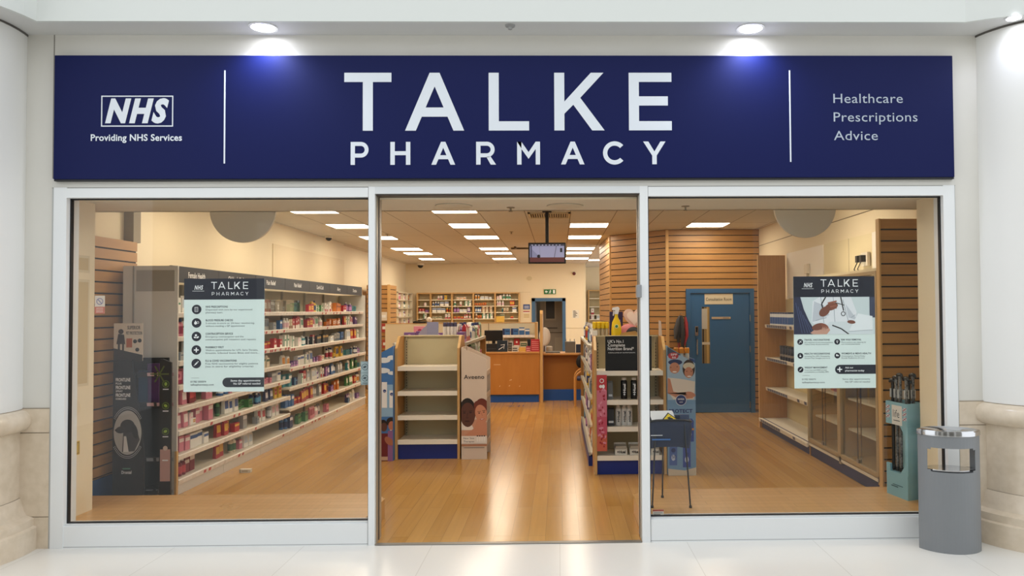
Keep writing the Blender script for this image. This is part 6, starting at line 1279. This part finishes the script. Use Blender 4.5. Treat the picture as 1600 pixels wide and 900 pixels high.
f = MB(); f.box(wl, wr_, YD3+.005, YD3+.009, wz0, wz1, M('#8c7a55', .25)); f.box(wl+.01, wl+.035, YD3+.004, YD3+.005, wz0, wz1, M('#3a3530', .2)); f.box(wr_-.05, wr_-.02, YD3+.004, YD3+.005, wz0, wz1, M('#b59a62', .3)); f.box(wl+.0, wr_-.04, YD3+.0035, YD3+.004, wz0+.55, wz1-.03, M('#b9b6ae', .2)); f.box(wl, wr_, YD3+.003, YD3+.0035, wz0+.3, wz0+.34, M('#c6c0b0', .3)); st(f, 'vision_panel', o)
q0, q1 = P_(1101, 475.5, YD3-.003), P_(1145, 459, YD3-.003); f = MB(); f.box(q0.x, q1.x, YD3-.004, YD3, q0.z, q1.z, M('#d8cfb8', .5)); pr = PR((q0.x, YD3-.0045, q0.z), mb=f); pr.text('Consultation Room', .02, .055, .05, M('#4a4438', .5), 1, q1.x-q0.x-.04, off=.01); f.build('door_sign', None, 'cream Consultation Room sign on the blue door', 'sign')
q0, q1 = P_(1112, 498.5, YD3-.003), P_(1141.5, 495, YD3-.003); f = MB(); f.box(q0.x, q1.x, YD3-.008, YD3, q0.z, q1.z, M('#b9a892', .4)); f.box(q0.x+.18, q1.x-.02, YD3-.010, YD3-.008, q0.z+.008, q1.z-.008, M('#8f8578', .4)); f.build('door_slider_sign', None, 'narrow beige sliding engaged sign on the blue door', 'sign')
q = P_(1088, 517, YD3); f = MB(); f.box(q.x-.025, q.x+.025, YD3-.03, YD3, q.z-.075, q.z+.075, CHROME); f.box(q.x-.015, q.x+.015, YD3-.034, YD3-.03, q.z-.02, q.z+.06, BLACK); f.build('keypad_lock', o, kind='structure')
q = P_(1088.5, 542, YD3); f = MB(); f.tube([(q.x, YD3, q.z+.12), (q.x, YD3-.05, q.z+.12), (q.x, YD3-.05, q.z-.12), (q.x, YD3, q.z-.12)], .011, CHROME, 10); f.build('door_handle', o, kind='structure')
f = MB()
for y in (497, 545, 632): q = P_(1171.5, y, YD3); f.box(q.x-.006, q.x+.006, YD3-.026, YD3-.01, q.z-.05, q.z+.05, STEEL)
f.build('hinge', o, kind='structure')
# things hanging on the slatted wall
q = P_(1064, 490, 11.74); t = thing('hanging_umbrella', 'folded black and grey umbrellas hanging from a hook left of the blue door', 'umbrella', (q.x, 11.72, q.z))
m = MB(); m.tube([(q.x, 11.77, q.z), (q.x, 11.68, q.z)], .006, STEEL, 6); m.build('hook', t)
for k, (dx_, l_, c) in enumerate(((-.05, .36, '#26272b'), (.01, .42, '#33343a'), (-.09, .30, '#4a4b50'))):
    m = MB(); m.tube([(q.x+dx_*.3, 11.70-.01*k, q.z-.03), (q.x+dx_*.6, 11.70-.01*k, q.z-.1), (q.x+dx_, 11.70-.01*k, q.z-.1-l_*.5), (q.x+dx_*1.1, 11.70, q.z-.1-l_)], [.012, .03, .042, .02], M(c, .7), 10); m.build('canopy', t)
m = MB(); m.tube([(q.x, 11.7, q.z-.03), (q.x+.03, 11.69, q.z-.6)], .01, BLACK, 8); m.build('shaft', t)
q = P_(1070.5, 495, 11.74); m = MB(); m.tube([(q.x, 11.77, q.z+.01), (q.x, 11.70, q.z+.01)], .005, STEEL, 6); m.tube([(q.x, 11.71, q.z), (q.x+.01, 11.71, q.z-.1), (q.x+.02, 11.71, q.z-.3), (q.x-.02, 11.71, q.z-.45)], [.012, .03, .028, .012], M('#a3303c', .6), 10); m.build('red_umbrella', None, 'folded red umbrella hanging beside the blue door frame', 'umbrella')
q = P_(1060.5, 540, 11.74); m = MB(); m.tube([(q.x-.01, 11.71, q.z+.12), (q.x, 11.71, q.z), (q.x+.0, 11.71, q.z-.15)], [.012, .02, .012], M('#8a3030', .6), 8); m.build('red_umbrella', None, 'dull red folded umbrella hanging lower beneath the black ones', 'umbrella')
# small blue items on the far left pier
for i, (px_, py_, c, cn) in enumerate(((601, 510, '#a33a34', 'red'), (600, 492, '#d8d0c4', 'white'), (602, 535, '#a84a3c', 'orange red'))):
    q = P_(px_, py_, 15.76); m = MB(); m.box(q.x-.06, q.x+.06, 15.73, 15.77, q.z-.12, q.z+.06, M(c, .5)); m.box(q.x-.04, q.x+.04, 15.728, 15.73, q.z-.06, q.z+.0, WHT); m.build('hanging_pack', None, '%s pack hanging on the slatted pier at the far left of the doorway view' % cn, 'pack')

# ---------------------------------------------------------------- right wall units
UX, UB = 2.80, XR-.02
YN, Yc1, Yc2, YFAR = 6.46, 7.37, 8.31, 10.3
zt7 = P_(1200, 399, YFAR).z
for k, (y0, y1, lab) in enumerate(((9.3, YFAR, 'far open shelving bay with oak end on the right wall'), (Yc2, 9.3, 'open shelving bay between the far bay and the glass cabinets'))):
    t = thing('wall_shelving', lab, 'shelving', ((UX+UB)/2, (y0+y1)/2, 0)); 
    m = MB(); m.box(UB-.02, UB, y0, y1, 0, 1.78, M('#cdbc90', .6)); m.build('back_panel', t)
    if k == 0: m = MB(); m.box(UX-.0, UB-.02, y1, y1+.03, 0, zt7, OAK); m.box(UX-.008, UX, y1-.0, y1+.032, 0, zt7, OAKL); m.build('side_panel', t)
    else: m = MB(); m.box(UX+.02, UB-.02, y0, y0+.025, 0, 1.42, OAK); m.build('side_panel', t)
    m = MB(); m.box(UX+.03, UX+.05, y0, y1, 0, .13, M('#262c56', .45)); m.build('kick_plate', t)
    for i, py in enumerate((507.5, 558, 605, 653)):
        z = at(1187, py, Y=YFAR).z; rn4 = random.Random(k*7+i); x0 = UX+(.10 if i < 3 else 0)
        m = MB(); m.box(x0, UB-.02, y0, y1, z-.022, z, SHELFW); m.prism([(x0, z-.034), (x0-.014, z-.040), (x0-.02, z+.004), (x0, z+.006)], 'xz', y0, y1, M('#e6ddca', .4))
        y = y0+.02
        while y < y1-.1:
            if k == 0 or rn4.random() < .25: m.add([(x0-.0150, y, z-.036), (x0-.0150, y+.09, z-.036), (x0-.0205, y+.09, z+.001), (x0-.0205, y, z+.001)], [(3, 2, 1, 0)], M('#5b5f74', .4))
            y += .1 if k == 0 else .13
        m.build('shelf', t)
# glass cabinets
for k, (y0, y1, lab) in enumerate(((Yc1, Yc2, 'lit glass fronted display cabinet next to the open shelving on the right wall'), (YN, Yc1, 'glass fronted display cabinet nearest the right window'))):
    t = thing('display_cabinet', lab, 'cabinet', ((UX+UB)/2, (y0+y1)/2, 0)); FR = M('#a8906a', .4); zc7 = 1.98
    m = MB(); m.box(UB-.02, UB, y0, y1, .1, zc7, M('#c9bc98', .6)); m.build('back_panel', t)
    m = MB(); m.box(UX+.0, UB-.02, y0, y0+.025, .1, zc7, OAKL if k else FR); m.box(UX, UB-.02, y1-.02, y1, .1, zc7, FR); m.box(UX, UX+.03, y0, y1, zc7, zc7+.025, M('#d9cba8', .5)); m.box(UX+.03, UB-.02, y0, y1, zc7+.01, zc7+.015, CASE_GLASS); m.box(UX, UB-.02, y0, y1, .15, .175, FR); m.build('carcass', t)
    m = MB(); m.box(UX-.004, UX+.03, y0, y1, .175, .20, FR); m.box(UX-.004, UX+.03, y0, y1, zc7-.03, zc7, FR); m.box(UX-.004, UX+.03, y0, y0+.05, .2, zc7-.03, FR); m.box(UX-.004, UX+.03, y1-.03, y1, .2, zc7-.03, FR); m.build('front_frame', t)
    m = MB(); m.box(UX-.0, UX+.02, y0, y1, .12, .155, M('#d8cbb4', .5)); m.box(UX+.03, UX+.05, y0, y1, 0, .13, M('#262c56', .45)); m.build('plinth', t)
    for i, z in enumerate((.46, .76, 1.06, 1.36, 1.66)): m = MB(); m.box(UX+.08, UB-.02, y0+.026, y1-.021, z-.02, z, M('#d9d2bd', .5)); m.build('shelf', t)
    ym = (y0+y1)/2
    for s_, (g0, g1) in enumerate(((y0+.05, ym+.03), (ym-.03, y1-.03))):
        m = MB(); xg = UX+.006+.012*s_; m.box(xg, xg+.004, g0, g1, .2, zc7-.03, CASE_GLASS); d = m.build('sliding_door', t); m = MB(); m.box(xg-.001, xg+.006, (g1-.008 if s_ == 0 else g0), (g1 if s_ == 0 else g0+.008), .2, zc7-.03, M('#3c3a36', .3)); m.box(xg-.012, xg, ym-.02, ym+.03, .2, .235, STEEL) if s_ == 0 else None; m.build('door_edge', d)
    if k == 0: lt = MB(); lt.box(UX+.04, UX+.07, y0+.05, y1-.05, zc7-.02, zc7-.005, LIGHT); lt.build('light_strip', t)
# red parcel behind the cabinet glass
m = MB(); m.box(UX+.15, UX+.33, 7.6, 8.0, .7612, .92, M('#b5706a', .5)); m.box(UX+.149, UX+.15, 7.6, 8.0, .82, .86, M('#d8b4ac', .5)); m.build('red_parcel', None, 'faded red box inside the farther glass cabinet', 'box')
# pale wall boards and sockets above the cabinets
for k, (y0, y1, lab) in enumerate(((8.85, YFAR-.03, 'bright white backing board above the open shelves, at the far end'), (6.70, 7.45, 'bright white backing board above the glass cabinets, beside the slatted panel'))):
    z0, z1 = (1.79, 2.42) if k == 0 else (2.03, 2.42)
    m = MB(); m.box(XR-.03, XR-.002, y0, y1, z0, z1, M('#f0e9dc', .5)); m.build('backing_board', None, lab, 'board')
m = MB(); m.box(XR-.018, XR-.002, 7.45, 8.85, 2.03, 2.42, M('#e0d2ac', .6)); m.box(XR-.0185, XR-.018, 8.08, 8.09, 2.03, 2.42, M('#8d7c58', .5)); m.build('backing_board', None, 'cream backing board between the two white boards on the right wall', 'board')
q = at(1262, 420, X=XR-.04); m = MB(); m.box(XR-.07, XR-.031, q.y-.06, q.y+.06, q.z-.06, q.z+.06, M('#e6dcc8', .4)); m.box(XR-.05, XR-.031, q.y-.03, q.y+.03, q.z-.1, q.z-.06, M('#bfb49c', .4)); m.build('wall_socket', None, 'small cream socket box on the far white backing board', 'socket', bevel=.004)
q = at(1353, 405, X=XR-.04); t = thing('wall_socket', 'white double socket with black plugs on the near white backing board', 'socket', (XR-.03, q.y, q.z))
m = MB(); m.box(XR-.06, XR-.03, q.y-.08, q.y+.08, q.z-.07, q.z+.07, M('#e9e0cf', .4)); m.build('back_box', t)
for s_ in (-.045, .045):
    m = MB(); m.box(XR-.11, XR-.06, q.y+s_-.03+.03, q.y+s_+.03+.03, q.z-.03, q.z+.04, BLACK); m.build('plug', t); m = MB(); m.tube([(XR-.1, q.y+s_+.03, q.z-.03), (XR-.13, q.y+s_+.04, q.z-.1), (XR-.11, q.y+s_+.0, q.z-.2), (XR-.06, q.y+s_-.05, q.z-.32)], .005, BLACK, 6); m.build('cable', t)
# cans on the far bay
z = at(1187, 507.5, Y=YFAR).z
for i in range(8):
    y = 10.15-.11*(i // 1)*1.0; x = UX+.16
    t = thing('formula_can', 'blue and white can, %s from the oak end on the top right shelf' % ORD[i], 'can', (x, y, z), group='blue and white cans on the far right shelf')
    m = MB(); m.lathe(x, y, [(.045, z), (.047, z+.006), (.047, z+.15), (.045, z+.155)], M('#d9dde2', .35), 18); m.lathe(x, y, [(.0475, z+.02), (.0475, z+.11)], M('#3f5f9a', .4), 18, cap=False); m.build('tin', t); m = MB(); m.lathe(x, y, [(.048, z+.155), (.048, z+.172), (.044, z+.175)], M('#22345e', .35), 18); m.build('lid', t)
z = at(1187, 558, Y=YFAR).z
for i in range(5):
    y = 9.72-.11*i; x = UX+.16; t = thing('dark_can', 'dark navy can, %s from the far end on the second right shelf' % ORD[i], 'can', (x, y, z), group='dark cans on the second right shelf')
    m = MB(); m.lathe(x, y, [(.042, z), (.044, z+.006), (.044, z+.16), (.042, z+.165)], M('#1b2032', .35), 18); m.lathe(x, y, [(.0445, z+.05), (.0445, z+.08)], M('#8a7f74', .4), 18, cap=False); m.build('tin', t); m = MB(); m.lathe(x, y, [(.045, z+.165), (.045, z+.185), (.04, z+.188)], M('#14161e', .35), 18); m.build('lid', t)
S.render.film_transparent = False
